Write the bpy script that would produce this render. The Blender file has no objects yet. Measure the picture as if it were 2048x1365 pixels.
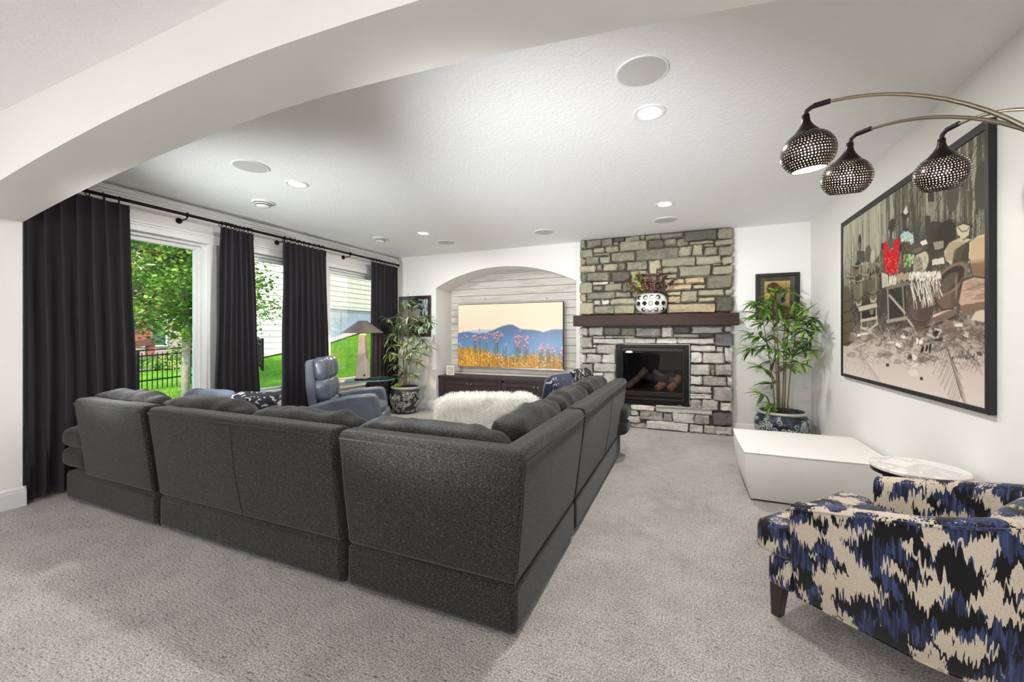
import bpy, bmesh, math, random
import numpy as np
from mathutils import Vector, Matrix, noise
rnd = random.Random(7)
S = bpy.context.scene
COL = S.collection
PI = math.pi

# ------------------------------------------------------------------ camera
FPX, YAW, HY, CAMH = 823.46, 0.4015, 669.0, 1.332
cam = bpy.data.cameras.new('camera'); cam_o = bpy.data.objects.new('camera', cam); COL.objects.link(cam_o)
cam.sensor_width = 36.0; cam.lens = 36.0 * FPX / 2048.0
cam.shift_y = -(682.5 - HY) / 2048.0
cam.clip_start = 0.05; cam.clip_end = 300
cam_o.location = (0, 0, CAMH); cam_o.rotation_euler = (PI / 2, 0, YAW)
S.camera = cam_o

# ------------------------------------------------------------------ sky, sun, exposure
W = bpy.data.worlds.new('sky'); S.world = W; W.use_nodes = True
wn = W.node_tree.nodes; wl = W.node_tree.links
bg = wn['Background']
sky = wn.new('ShaderNodeTexSky'); sky.sky_type = 'NISHITA'; sky.sun_disc = False
sky.sun_elevation = math.radians(37); sky.sun_rotation = math.radians(150); sky.altitude = 200
sky.air_density = 1.0; sky.dust_density = 1.5; sky.ozone_density = 1.0
wl.new(sky.outputs[0], bg.inputs[0]); bg.inputs[1].default_value = 0.52
SUN_FROM = Vector((0.45, -0.72, 0.64)).normalized()
sun = bpy.data.lights.new('sun', 'SUN'); sun.energy = 3.8; sun.angle = math.radians(0.6); sun.color = (1.0, .95, .86)
sun_o = bpy.data.objects.new('sun', sun); COL.objects.link(sun_o)
sun_o.rotation_euler = SUN_FROM.to_track_quat('Z', 'Y').to_euler(); sun_o.location = (-20, -10, 30)
S.view_settings.view_transform = 'Standard'; S.view_settings.look = 'None'
S.view_settings.exposure = 0.42; S.view_settings.gamma = 1.0; S.view_settings.use_curve_mapping = False
RECESSED_W = 25.0      # watts of each recessed ceiling lamp
ADDED_GLOBE_W = 730.0         # watts of each globe lamp added behind the camera as fill
ADDED_SPOT_W = 300.0         # watts of each added spot lamp, aimed up through the arch
ARC_W = 3.0
TABLE_W = 40.0

# ------------------------------------------------------------------ geometry of the view (used to set out real positions)
_s, _c = math.sin(YAW), math.cos(YAW)
def ray(x, y):
    u = (x - 1024.0) / FPX
    return Vector((-_s + u * _c, _c + u * _s, (HY - y) / FPX))
def onY(x, y, Y): d = ray(x, y); return Vector((0, 0, CAMH)) + d * (Y / d.y)
def onX(x, y, X): d = ray(x, y); return Vector((0, 0, CAMH)) + d * (X / d.x)
def onZ(x, y, Z): d = ray(x, y); return Vector((0, 0, CAMH)) + d * ((Z - CAMH) / d.z)

# ------------------------------------------------------------------ helpers
def lin(c):
    r = []
    for v in c[:3]:
        v = v / 255.0
        r.append(v / 12.92 if v <= .04045 else ((v + .055) / 1.055) ** 2.4)
    return (r[0], r[1], r[2], 1.0)
def scl(c, k): return (min(1, c[0] * k), min(1, c[1] * k), min(1, c[2] * k), 1)

class N:
    """tiny node helper"""
    def __init__(s, name):
        s.m = bpy.data.materials.new(name); s.m.use_nodes = True
        s.t = s.m.node_tree; s.b = s.t.nodes['Principled BSDF']; s.out = s.t.nodes['Material Output']
        s._co = None
    def n(s, typ, **kw):
        x = s.t.nodes.new('ShaderNode' + typ)
        for k, v in kw.items(): setattr(x, k, v)
        return x
    def l(s, a, b): s.t.links.new(a, b)
    def co(s, scale=(1, 1, 1), rot=(0, 0, 0), kind='Object'):
        tc = s.n('TexCoord'); mp = s.n('Mapping')
        mp.inputs['Scale'].default_value = scale; mp.inputs['Rotation'].default_value = rot
        s.l(tc.outputs[kind], mp.inputs['Vector']); return mp.outputs['Vector']
    def noise(s, vec, scale, detail=3, rough=.55, dist=0):
        t = s.n('TexNoise'); t.inputs['Scale'].default_value = scale; t.inputs['Detail'].default_value = detail
        t.inputs['Roughness'].default_value = rough; t.inputs['Distortion'].default_value = dist
        if vec is not None: s.l(vec, t.inputs['Vector'])
        return t.outputs['Fac']
    def ramp(s, fac, stops, interp='LINEAR'):
        r = s.n('ValToRGB'); r.color_ramp.interpolation = interp
        e = r.color_ramp.elements
        while len(e) < len(stops): e.new(.5)
        for i, (p, c) in enumerate(stops):
            e[i].position = p; e[i].color = c if len(c) == 4 else (*c, 1)
        s.l(fac, r.inputs['Fac']); return r.outputs['Color']
    def mix(s, fac, a, b, blend='MIX'):
        m = s.n('MixRGB', blend_type=blend)
        for i, v in ((0, fac), (1, a), (2, b)):
            if hasattr(v, 'is_output') or hasattr(v, 'node'): s.l(v, m.inputs[i])
            else: m.inputs[i].default_value = v
        return m.outputs[0]
    def math(s, op, a, b=0.0, c=0.0):
        m = s.n('Math', operation=op)
        for i, v in enumerate((a, b, c)):
            if hasattr(v, 'node'): s.l(v, m.inputs[i])
            else: m.inputs[i].default_value = v
        return m.outputs[0]
    def bump(s, h, strength=.3, dist=.01, normal=None):
        b = s.n('Bump'); b.inputs['Strength'].default_value = strength; b.inputs['Distance'].default_value = dist
        s.l(h, b.inputs['Height'])
        if normal is not None: s.l(normal, b.inputs['Normal'])
        s.l(b.outputs['Normal'], s.b.inputs['Normal']); return b.outputs['Normal']
    def set(s, **kw):
        for k, v in kw.items():
            i = s.b.inputs[k.replace('_', ' ')]
            if hasattr(v, 'node'): s.l(v, i)
            else: i.default_value = v
        return s

def mat(name, rgb, rough=.6, metal=0., spec=.5, var=0., vscale=8., bump=0., bscale=60., bdist=.004, sheen=0., coat=0., stretch=(1, 1, 1), emit=0.):
    k = N(name); c = lin(rgb)
    k.set(Roughness=rough, Metallic=metal)
    k.b.inputs['Specular IOR Level'].default_value = spec
    if var:
        f = k.noise(k.co(stretch), vscale, 4, .6)
        k.set(Base_Color=k.ramp(f, [(.25, scl(c, 1 - var)), (.75, scl(c, 1 + var))]))
    else: k.set(Base_Color=c)
    if bump: k.bump(k.noise(k.co(stretch), bscale, 4, .6), bump, bdist)
    if sheen: k.b.inputs['Sheen Weight'].default_value = sheen; k.b.inputs['Sheen Roughness'].default_value = .5
    if coat: k.b.inputs['Coat Weight'].default_value = coat; k.b.inputs['Coat Roughness'].default_value = .15
    if emit: k.b.inputs['Emission Color'].default_value = c; k.b.inputs['Emission Strength'].default_value = emit
    return k.m

XF = {}          # object name -> world matrix of the thing it belongs to
def tag(o, label=None, cat=None, group=None, kind=None):
    if label: o['label'] = label
    if cat: o['category'] = cat
    if group: o['group'] = group
    if kind: o['kind'] = kind
    return o
def thing(name, loc, label, cat, group=None, rz=0.0):
    o = bpy.data.objects.new(name, None); COL.objects.link(o)
    o.location = loc; o.rotation_euler = (0, 0, rz); o.empty_display_size = .1
    XF[o.name] = Matrix.Translation(Vector(loc)) @ Matrix.Rotation(rz, 4, 'Z')
    return tag(o, label, cat, group)

class MB:
    """mesh builder: collects vertices and faces"""
    def __init__(s): s.v = []; s.f = []; s.col = None
    def add(s, vs, fs):
        o = len(s.v); s.v += [Vector(p) for p in vs]; s.f += [tuple(i + o for i in f) for f in fs]; return s
    def box(s, x0, x1, y0, y1, z0, z1):
        vs = [(x, y, z) for z in (z0, z1) for y in (y0, y1) for x in (x0, x1)]
        return s.add(vs, [(0, 2, 3, 1), (4, 5, 7, 6), (0, 1, 5, 4), (1, 3, 7, 5), (3, 2, 6, 7), (2, 0, 4, 6)])
    def prism(s, pts, axis, a, b):
        """closed 2-D outline extruded along an axis ('x','y','z') from a to b"""
        def P(p, t):
            if axis == 'x': return (t, p[0], p[1])
            if axis == 'y': return (p[0], t, p[1])
            return (p[0], p[1], t)
        n = len(pts)
        vs = [P(p, a) for p in pts] + [P(p, b) for p in pts]
        fs = [tuple(range(n))[::-1], tuple(range(n, 2 * n))] + [(i, (i + 1) % n, n + (i + 1) % n, n + i) for i in range(n)]
        return s.add(vs, fs)
    def lathe(s, prof, c=(0, 0, 0), seg=24, cap0=True, cap1=True, sx=1., sy=1.):
        vs = []; fs = []; n = len(prof)
        for i, (r, z) in enumerate(prof):
            for j in range(seg):
                t = 2 * PI * j / seg
                vs.append((c[0] + r * sx * math.cos(t), c[1] + r * sy * math.sin(t), c[2] + z))
        for i in range(n - 1):
            for j in range(seg):
                k = (j + 1) % seg
                fs.append((i * seg + j, i * seg + k, (i + 1) * seg + k, (i + 1) * seg + j))
        if cap0: fs.append(tuple(range(seg))[::-1])
        if cap1: fs.append(tuple((n - 1) * seg + j for j in range(seg)))
        return s.add(vs, fs)
    def tube(s, path, r, seg=8, caps=True, closed=False):
        path = [Vector(p) for p in path]; n = len(path); vs = []; fs = []
        rs = r if isinstance(r, (list, tuple)) else [r] * n
        up = None
        for i, p in enumerate(path):
            if closed: d = path[(i + 1) % n] - path[i - 1]
            else: d = path[min(i + 1, n - 1)] - path[max(i - 1, 0)]
            if d.length < 1e-9: d = Vector((0, 0, 1))
            d.normalize()
            if up is None: up = Vector((0, 0, 1)) if abs(d.z) < .9 else Vector((1, 0, 0))
            a = d.cross(up)
            if a.length < 1e-6: a = d.orthogonal()
            a.normalize(); b = d.cross(a); up = -b if b.dot(up) < 0 else b
            b = up - d * up.dot(d); b.normalize(); a = b.cross(d)
            for j in range(seg):
                t = 2 * PI * j / seg
                vs.append(p + (a * math.cos(t) + b * math.sin(t)) * rs[i])
        m = n if closed else n - 1
        for i in range(m):
            q = (i + 1) % n
            for j in range(seg):
                k = (j + 1) % seg
                fs.append((i * seg + j, i * seg + k, q * seg + k, q * seg + j))
        if caps and not closed:
            fs.append(tuple(range(seg))[::-1]); fs.append(tuple((n - 1) * seg + j for j in range(seg)))
        return s.add(vs, fs)
    def grid(s, fn, nu, nv):
        vs = [fn(i / nu, j / nv) for j in range(nv + 1) for i in range(nu + 1)]
        fs = [(j * (nu + 1) + i, j * (nu + 1) + i + 1, (j + 1) * (nu + 1) + i + 1, (j + 1) * (nu + 1) + i) for j in range(nv) for i in range(nu)]
        return s.add(vs, fs)
    def blob(s, hx, hy, hz, c=(0, 0, 0), n=8, e=4., M=None, puff=0., wr=0., wf=6., seed=0.):
        """rounded box / cushion: cube grid pulled onto a superellipsoid; puff thins the rim of the y-thickness"""
        idx = {}; vs = []; fs = []
        def vert(p):
            key = tuple(round(q, 5) for q in p)
            if key in idx: return idx[key]
            x, y, z = p
            r = (abs(x) ** e + abs(y) ** e + abs(z) ** e) ** (1 / e)
            q = Vector((x / r * hx, y / r * hy, z / r * hz))
            if puff:
                a = max(abs(q.x / hx), abs(q.z / hz))
                q.y *= 1 - puff * a ** 3
            if wr:
                w = noise.noise(Vector((q.x * wf + seed, q.y * wf * .6, q.z * wf * .45 + seed * 1.7)))
                nn = Vector((q.x / hx ** 2, q.y / hy ** 2, q.z / hz ** 2)); nn.normalize()
                q += nn * w * wr
            if M is not None: q = M @ q
            idx[key] = len(vs); vs.append(q + Vector(c) if M is None else q); return idx[key]
        g = [-1 + 2 * i / n for i in range(n + 1)]
        g = [math.copysign(abs(t) ** .75, t) for t in g]
        for ax in range(3):
            for sg in (-1, 1):
                for i in range(n):
                    for j in range(n):
                        ps = []
                        for (a, b) in ((i, j), (i + 1, j), (i + 1, j + 1), (i, j + 1)):
                            p = [0, 0, 0]; p[ax] = sg; p[(ax + 1) % 3] = g[a]; p[(ax + 2) % 3] = g[b]; ps.append(vert(p))
                        fs.append(tuple(ps if sg > 0 else ps[::-1]))
        return s.add(vs, fs)
    def build(s, name, m, parent=None, smooth=False, bevel=0., seg=2, local=False, loc=None, sub=0, auto=None):
        me = bpy.data.meshes.new(name)
        if parent is not None and not local:
            inv = XF[parent.name].inverted(); vv = [inv @ v for v in s.v]
        elif loc is not None:
            lv = Vector(loc); vv = [v - lv for v in s.v]
        else: vv = s.v
        me.from_pydata([tuple(v) for v in vv], [], s.f)
        me.update()
        if smooth:
            me.polygons.foreach_set('use_smooth', [True] * len(me.polygons))
            if auto is not None: 
                try: me.set_sharp_from_angle(angle=math.radians(auto))
                except Exception: pass
        if m is not None: me.materials.append(m)
        o = bpy.data.objects.new(name, me); COL.objects.link(o)
        if parent is not None:
            o.parent = parent; XF[o.name] = XF[parent.name]
        else:
            if loc is not None: o.location = loc
            XF[o.name] = Matrix.Translation(Vector(loc)) if loc is not None else Matrix.Identity(4)
        if bevel:
            b = o.modifiers.new('bevel', 'BEVEL'); b.width = bevel; b.segments = seg; b.limit_method = 'ANGLE'; b.angle_limit = math.radians(40)
            me.polygons.foreach_set('use_smooth', [True] * len(me.polygons))
            try: me.set_sharp_from_angle(angle=math.radians(35))
            except Exception: pass
        if sub:
            b = o.modifiers.new('sub', 'SUBSURF'); b.levels = sub; b.render_levels = sub
        return o
def struct(o): o['kind'] = 'structure'; return o
def stuff(o): o['kind'] = 'stuff'; return o
def copy_part(src, parent, loc=(0, 0, 0), rot=None, scale=None, name=None):
    c = src.copy(); COL.objects.link(c); c.parent = parent; c.location = loc
    if rot is not None: c.rotation_euler = rot
    if scale is not None: c.scale = scale
    XF[c.name] = XF[parent.name]
    return c

# ------------------------------------------------------------------ materials
def wall_mat(name, rgb, bump=.12, bscale=90, rough=.75):
    k = N(name); c = lin(rgb); v = k.co()
    f = k.noise(v, 1.3, 2)
    k.set(Base_Color=k.ramp(f, [(.3, scl(c, .985)), (.7, scl(c, 1.01))]), Roughness=rough)
    k.b.inputs['Specular IOR Level'].default_value = .25
    k.bump(k.noise(v, bscale, 3, .6), bump, .002)
    return k.m
M_wall = wall_mat('wall_paint', (234, 232, 228))
M_beam = wall_mat('beam_paint', (236, 234, 228))
def ceiling_mat():
    k = N('ceiling_texture'); c = lin((240, 240, 239)); v = k.co()
    a = k.noise(v, 48, 3, .6, .3); b = k.noise(v, 140, 2)
    h = k.math('ADD', k.ramp(a, [(.42, (0, 0, 0, 1)), (.58, (1, 1, 1, 1))]), k.math('MULTIPLY', b, .25))
    k.set(Base_Color=c, Roughness=.85); k.b.inputs['Specular IOR Level'].default_value = .2
    k.bump(h, .30, .0035); return k.m
M_ceil = ceiling_mat()
M_white = mat('white_trim', (240, 240, 238), .35, spec=.4)
def carpet_mat():
    k = N('carpet'); v = k.co()
    big = k.noise(v, 1.6, 3, .55, .6); mid = k.noise(v, 9, 3, .6)
    rows = k.noise(k.co((30, 85, 30)), 1.0, 1, .5)          # loops set in rows along X
    fine = k.noise(v, 125, 2, .75)
    f = k.math('ADD', k.math('MULTIPLY', big, .55), k.math('MULTIPLY', mid, .45))
    base = k.ramp(f, [(.36, lin((153, 146, 141))), (.5, lin((167, 160, 154))), (.66, lin((179, 172, 166)))])
    base = k.mix(.75, base, k.ramp(fine, [(.34, (.12, .12, .12, 1)), (.5, (.5, .5, .5, 1)), (.66, (.9, .9, .9, 1))]), 'OVERLAY')
    dark = k.ramp(rows, [(.28, (.42, .40, .39, 1)), (.36, (1, 1, 1, 1))])
    k.set(Base_Color=k.mix(.75, base, dark, 'MULTIPLY'), Roughness=.95)
    k.b.inputs['Specular IOR Level'].default_value = .1
    k.b.inputs['Sheen Weight'].default_value = .25
    h = k.math('ADD', k.math('MULTIPLY', fine, .7), k.ramp(rows, [(.25, (0, 0, 0, 1)), (.45, (1, 1, 1, 1))]))
    k.bump(h, .55, .008); return k.m
M_carpet = carpet_mat()
def tweed(name, a, b, c3, scale=420):
    k = N(name); v = k.co()
    f = k.noise(v, scale, 2, .8); g = k.noise(v, 3.5, 3)
    col = k.ramp(f, [(.30, lin(a)), (.52, lin(b)), (.72, lin(c3))])
    col = k.mix(.25, col, k.ramp(g, [(.3, (.75, .75, .75, 1)), (.7, (1, 1, 1, 1))]), 'MULTIPLY')
    k.set(Base_Color=col, Roughness=.95); k.b.inputs['Specular IOR Level'].default_value = .15
    k.b.inputs['Sheen Weight'].default_value = .15
    k.bump(f, .35, .003); return k.m
M_sofa = tweed('charcoal_tweed', (12, 12, 11), (37, 36, 34), (94, 91, 86), 190)
M_curtain = tweed('curtain_cloth', (33, 30, 34), (44, 41, 45), (56, 52, 57), 600)
M_black = mat('black_metal', (22, 21, 22), .42, .6, .5)
M_blackmatte = mat('black_matte', (18, 18, 19), .6)
M_darkwood = mat('dark_stained_wood', (58, 45, 49), .45, spec=.3, var=.3, vscale=5, bump=.06, bscale=40, stretch=(3, 3, .35))
M_mantel = mat('mantel_wood', (48, 29, 21), .5, spec=.25, var=.5, vscale=4, bump=.12, bscale=30, stretch=(.35, 4, 4))
M_knob = mat('brushed_nickel', (190, 188, 184), .28, .9)
def glass_mat(name, tint=(1, 1, 1, 1), gloss=.08, rough=.0):
    k = N(name); t = k.t
    tr = k.n('BsdfTransparent'); tr.inputs[0].default_value = tint
    gl = k.n('BsdfGlossy'); gl.inputs['Roughness'].default_value = rough
    fr = k.n('Fresnel'); fr.inputs['IOR'].default_value = 1.45
    mx = k.n('MixShader'); k.l(k.math('MULTIPLY', fr.outputs[0], gloss / .04 * .5), mx.inputs[0])
    k.l(tr.outputs[0], mx.inputs[1]); k.l(gl.outputs[0], mx.inputs[2]); k.l(mx.outputs[0], k.out.inputs['Surface'])
    return k.m
M_pane = glass_mat('window_glass', (.98, .99, .98, 1), .04)
def vcol_mat(name, emit=0., rough=.5, spec=.3):
    k = N(name); a = k.n('VertexColor'); a.layer_name = 'print'
    k.set(Roughness=rough); k.b.inputs['Specular IOR Level'].default_value = spec
    if emit:
        k.set(Base_Color=(.01, .01, .01, 1), Emission_Color=a.outputs[0]); k.b.inputs['Emission Strength'].default_value = emit
    else: k.set(Base_Color=a.outputs[0])
    return k.m
# ================================================================== the room shell
XL, XR, YB, H = -4.946, 1.42, 6.18, 2.74
YN = -4.2                                        # wall behind the camera
XO = XL - .20                                    # outer face of the window wall
def wall_box(name, m, *boxes, **kw):
    b = MB()
    for q in boxes: b.box(*q)
    return struct(b.build(name, m))
floor = wall_box('floor', M_carpet, (XO, XR + .15, YN - .15, YB + .75, -.12, 0))
ceil = wall_box('ceiling', M_ceil, (XO, XR + .15, YN - .15, YB + .75, H, H + .2))
wall_box('wall_right', M_wall, (XR, XR + .15, YN, YB + .75, 0, H))
wall_box('wall_rear', M_wall, (XO, XR + .15, YN - .15, YN, 0, H))
# window wall: one long opening that holds the three windows
WY0, WY1, WZ0, WZ1 = 1.46, 6.06, .58, 2.345
wall_box('wall_left', M_wall, (XO, XL, YN, WY0, 0, H), (XO, XL, WY1, YB + .75, 0, H), (XO, XL, WY0, WY1, 0, WZ0), (XO, XL, WY0, WY1, WZ1, H))
# back wall with the arched niche
NX0, NX1, NYB, NSP, NAP = -4.085, -1.556, 6.70, 2.15, 2.452
ncx = (NX0 + NX1) / 2; hw = (NX1 - NX0) / 2; sag = NAP - NSP; NR = (hw * hw + sag * sag) / (2 * sag)
arc = []
for i in range(25):
    x = NX0 + (NX1 - NX0) * i / 24
    arc.append((x, NAP - NR + math.sqrt(NR * NR - (x - ncx) ** 2)))
bw = MB().box(XL, NX0, YB, YB + .15, 0, H).box(NX1, -.934, YB, YB + .15, 0, H).box(.034, XR, YB, YB + .15, 0, H)
bw.box(-.934, .034, YB, YB + .15, 1.192, H).box(-.934, .034, YB, YB + .15, 0, .34)
for i in range(24):                               # spandrel above the arch + soffit of the niche
    (xa, za), (xb, zb) = arc[i], arc[i + 1]
    bw.add([(xa, YB, za), (xb, YB, zb), (xb, YB, H), (xa, YB, H), (xa, NYB + .06, za), (xb, NYB + .06, zb), (xb, NYB + .06, H), (xa, NYB + .06, H)],
           [(0, 1, 2, 3), (7, 6, 5, 4), (4, 5, 1, 0)])
bw.box(NX0 - .1, NX0, YB + .15, NYB + .06, 0, H)
bw.box(NX1, NX1 + .1, YB + .15, NYB + .06, 0, H)
bw.box(NX0 - .1, NX1 + .1, NYB + .015, NYB + .1, 0, H)
wall_back = struct(bw.build('wall_back', M_wall))
MB().box(NX0 + .001, NX1 - .001, NYB + .0105, NYB + .0145, 0, NAP - .002).build('backing', mat('board_gap_shade', (84, 78, 70), .95), wall_back)  # dark sheet puts the shade of the board gaps into colour
# whitewashed boards at the back of the niche
kb = N('whitewashed_board'); v = kb.co((.8, 6, 9))
f = kb.noise(v, 3.0, 5, .65, .4); fine = kb.noise(kb.co((2, 20, 60)), 2.0, 4, .7)
col = kb.ramp(f, [(.28, lin((188, 182, 172))), (.5, lin((214, 209, 200))), (.75, lin((228, 225, 219)))])
kb.set(Base_Color=kb.mix(.35, col, kb.ramp(fine, [(.3, (.55, .53, .5, 1)), (.5, (1, 1, 1, 1))]), 'MULTIPLY'), Roughness=.7)
kb.bump(fine, .15, .003)
M_board = kb.m
M_knot = mat('wood_knot', (120, 105, 88), .8)
z = .0; i = 0; pitch = .1275
def arch_z(x): return NAP - NR + math.sqrt(max(0, NR * NR - (x - ncx) ** 2))
while z < NAP - .01:
    z1 = min(z + pitch, NAP); zt = z1 - .006
    # board trimmed to the curve of the arch
    def half(zz):
        if zz <= NSP: return hw
        q = NR * NR - (zz - (NAP - NR)) ** 2
        return math.sqrt(max(0, q))
    if half(z) > .05:
        a, b_ = half(z + .001), max(.02, half(zt))
        m = MB(); y0 = NYB - .002 * (i % 3)
        # trimmed outline (polygon with several points along the curve)
        pts = [(ncx - a, z), (ncx + a, z)]
        for k in range(1, 6): pts.append((ncx + half(z + (zt - z) * k / 5), z + (zt - z) * k / 5))
        for k in range(5, 0, -1): pts.append((ncx - half(z + (zt - z) * k / 5), z + (zt - z) * k / 5))
        m.prism(pts, 'y', y0, NYB + .016)
        bo = m.build('board', M_board, wall_back, bevel=.0015, seg=1)
        if i in (13, 14, 15):
            for kx in rnd.sample([-.9, -.55, -.1, .3, .62, .85], 2):
                ko = MB().lathe([(.0, 0), (.012, .0), (.012, .001), (0, .001)], (0, 0, 0), 10, False, False).build('knot', M_knot, bo, local=True)
                ko.location = (ncx + kx, y0, z + rnd.uniform(.03, .1)); ko.rotation_euler = (PI / 2, 0, 0)
    z = z1; i += 1
# arched header between the two rooms, with its piers
AY0, AY1, PX0, PX1 = 1.13, 1.457, -4.745, XR - .11
acx = (PX0 + PX1) / 2
def beam_z(x): return 2.468 - .0405 * abs(x - acx) ** 1.7
bm_ = MB(); nb = 64
xs = [PX0 + (PX1 - PX0) * i / nb for i in range(nb + 1)]
for i in range(nb):
    a, b_ = xs[i], xs[i + 1]; za, zb = beam_z(a), beam_z(b_)
    bm_.add([(a, AY0, za), (b_, AY0, zb), (b_, AY0, H), (a, AY0, H), (a, AY1, za), (b_, AY1, zb), (b_, AY1, H), (a, AY1, H)],
            [(0, 1, 2, 3), (7, 6, 5, 4), (4, 5, 1, 0)])
bm_.box(XL, PX0, AY0, AY1, 0, H).box(PX1, XR, AY0, AY1, 0, H)
wall_arch = struct(bm_.build('wall_arch', M_beam))
# thin white moulding under the ceiling of the window wall
struct(MB().box(XL, XL + .035, AY1, YB, H - .062, H - .018).box(XL, XL + .02, AY1, YB, H - .085, H - .062).build('trim_1', M_white, bevel=.004))
# baseboards
def baseboard(name, x0, y0, x1, y1, nx, ny, t=.017, h=.152):
    """run along the wall from (x0,y0) to (x1,y1); (nx,ny) points into the room"""
    prof = [(0, 0), (t, 0), (t, h - .04), (t * .75, h - .032), (t * .75, h - .015), (t * .35, h), (0, h)]
    vs = []; n = len(prof)
    for (x, y) in ((x0, y0), (x1, y1)):
        for (d, zz) in prof: vs.append((x + nx * d, y + ny * d, zz))
    fs = [tuple(range(n)), tuple(range(n, 2 * n))[::-1]] + [(i, (i + 1) % n, n + (i + 1) % n, n + i) for i in range(n)]
    return struct(MB().add(vs, fs).build(name, M_white))
baseboard('baseboard_back', XL, YB, NX0, YB, 0, -1)
baseboard('baseboard_back_right', .552, YB, XR, YB, 0, -1)
baseboard('baseboard_right', XR, AY1, XR, YB, -1, 0)
baseboard('baseboard_left', XL, AY1, XL, YB, 1, 0)
baseboard('baseboard_pier', PX0, AY0 - .016, PX0, AY1 + .016, 1, 0)
baseboard('baseboard_pier_far', XL, AY1, PX0 + .016, AY1, 0, 1)

# ------------------------------------------------------------------ windows
XG = -5.035
def window(n, y0, y1):
    """y0,y1: glass edges; frame, sash, pane"""
    w = MB()
    fz0, fz1 = WZ0 + .03, 2.345
    gz0, gz1 = .635, 2.265
    for (a, b_, c, d) in ((y0 - .11, y0 - .055, fz0, fz1), (y1 + .055, y1 + .11, fz0, fz1), (y0 - .055, y1 + .055, gz1 + .045, fz1), (y0 - .055, y1 + .055, fz0, gz0 - .035)):
        w.box(XG - .07, XG + .055, a, b_, c, d)
    fr = struct(w.build('window_%d' % n, M_white, bevel=.004))
    s = MB()
    for (a, b_, c, d) in ((y0 - .055, y0, gz0 - .035, gz1 + .045), (y1, y1 + .055, gz0 - .035, gz1 + .045), (y0, y1, gz1, gz1 + .045), (y0, y1, gz0 - .035, gz0)):
        s.box(XG - .03, XG + .022, a, b_, c, d)
    s.build('sash', M_white, fr, bevel=.006)
    MB().box(XG - .006, XG + .0, y0 - .01, y1 + .01, gz0 - .01, gz1 + .01).build('pane', M_pane, fr)
    return fr
window(1, 1.56, 2.825)
window(2, 3.115, 4.42)
window(3, 4.71, 5.95)
c = MB()                                         # casing: head with cap, side boards, posts between the windows
c.box(XL, XL + .02, WY0 - .09, WY1 + .06, 2.345, 2.43)
c.box(XL, XL + .034, WY0 - .1, WY1 + .07, 2.425, 2.445)
c.box(XL, XL + .028, WY0 - .09, WY1 + .06, 2.400, 2.412)
c.box(XL, XL + .02, WY1 - .01, WY1 + .06, .6, 2.345)
struct(c.build('trim_2', M_white, bevel=.003))
p = MB()
for (a, b_) in ((2.935, 3.005), (4.53, 4.60)):
    p.box(XL - .09, XL + .012, a, b_, .6, 2.345)
p.box(XL - .16, XL + .004, WY0, 1.45 + .02, .6, 2.345)
struct(p.build('trim_3', M_wall))
s = MB().box(XL - .16, XL + .05, WY0 - .12, WY1 + .08, .58, .61)
struct(s.build('trim_4', M_white, bevel=.006))
struct(MB().box(XL, XL + .02, WY0 - .09, WY1 + .05, .49, .58).box(XL, XL + .027, WY0 - .09, WY1 + .05, .49, .505).build('trim_5', M_white, bevel=.003))

# ------------------------------------------------------------------ ceiling fittings
M_spk = mat('speaker_grille', (196, 195, 192), .8, bump=.2, bscale=900, bdist=.001)
M_lens = mat('lamp_lens', (255, 252, 244), .5, emit=1.15)
M_ring = mat('white_plastic', (236, 236, 234), .45)
def speaker(i, x, y, label):
    t = thing('ceiling_speaker', (x, y, H), label, 'speaker')
    MB().lathe([(.135, 0), (.137, -.005), (.131, -.008), (.127, -.006)], (x, y, H), 48, False, False).build('rim', M_ring, t, smooth=True)
    MB().lathe([(.0, -.0085), (.06, -.0085), (.129, -.006), (.129, -.001)], (x, y, H), 48, False, False).build('grille', M_spk, t, smooth=True, auto=40)
speaker(0, -.221, 2.30, 'round grey ceiling speaker beside the recessed lamp close to the arched beam')
speaker(1, -3.362, 2.32, 'round white ceiling speaker above the curtains near the arched beam')
speaker(2, -.241, 5.40, 'round ceiling speaker just in front of the stone chimney')
speaker(3, -1.806, 5.38, 'round ceiling speaker in front of the arched niche')
speaker(4, -3.392, 5.40, 'round ceiling speaker near the corner with the short leafy plant')
def downlight(x, y, label, group=None, w=RECESSED_W):
    t = thing('recessed_lamp', (x, y, H), label, 'ceiling lamp', group)
    MB().lathe([(.098, 0), (.098, -.006), (.09, -.009), (.072, -.004), (.068, .0)], (x, y, H), 40, False, False).build('trim_ring', M_ring, t, smooth=True, auto=40)
    MB().lathe([(.0, -.003), (.069, -.003)], (x, y, H), 40, False, False).build('lens', M_lens, t)
    L = bpy.data.lights.new('recessed_light', 'AREA'); L.shape = 'DISK'; L.size = .13; L.energy = w; L.color = (1, .985, .965)
    L.spread = PI
    lo = bpy.data.objects.new('recessed_light', L); COL.objects.link(lo); lo.parent = t; lo.location = (0, 0, -.012)
downlight(-.221, 2.743, 'bright recessed ceiling lamp beside the largest-looking grey speaker')
downlight(-3.361, 2.758, 'recessed ceiling lamp beside the white speaker above the curtains')
downlight(-.222, 4.75, 'recessed ceiling lamp in front of the stone chimney')
downlight(-3.379, 4.80, 'recessed ceiling lamp near the corner plant and the recliner')
for (xx, yy, w_) in ((-3.37, -.4, 'nearest the arch on the window side'), (-.22, -.4, 'nearest the arch on the painting side'), (-3.37, -2.6, 'by the rear wall on the window side'), (-.22, -2.6, 'by the rear wall on the painting side')):
    downlight(xx, yy, 'added unseen recessed ceiling lamp of the rear room, ' + w_, 'added lamps of the rear room', 8.0)  # ceiling lamps added out of view for extra brightness
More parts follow.
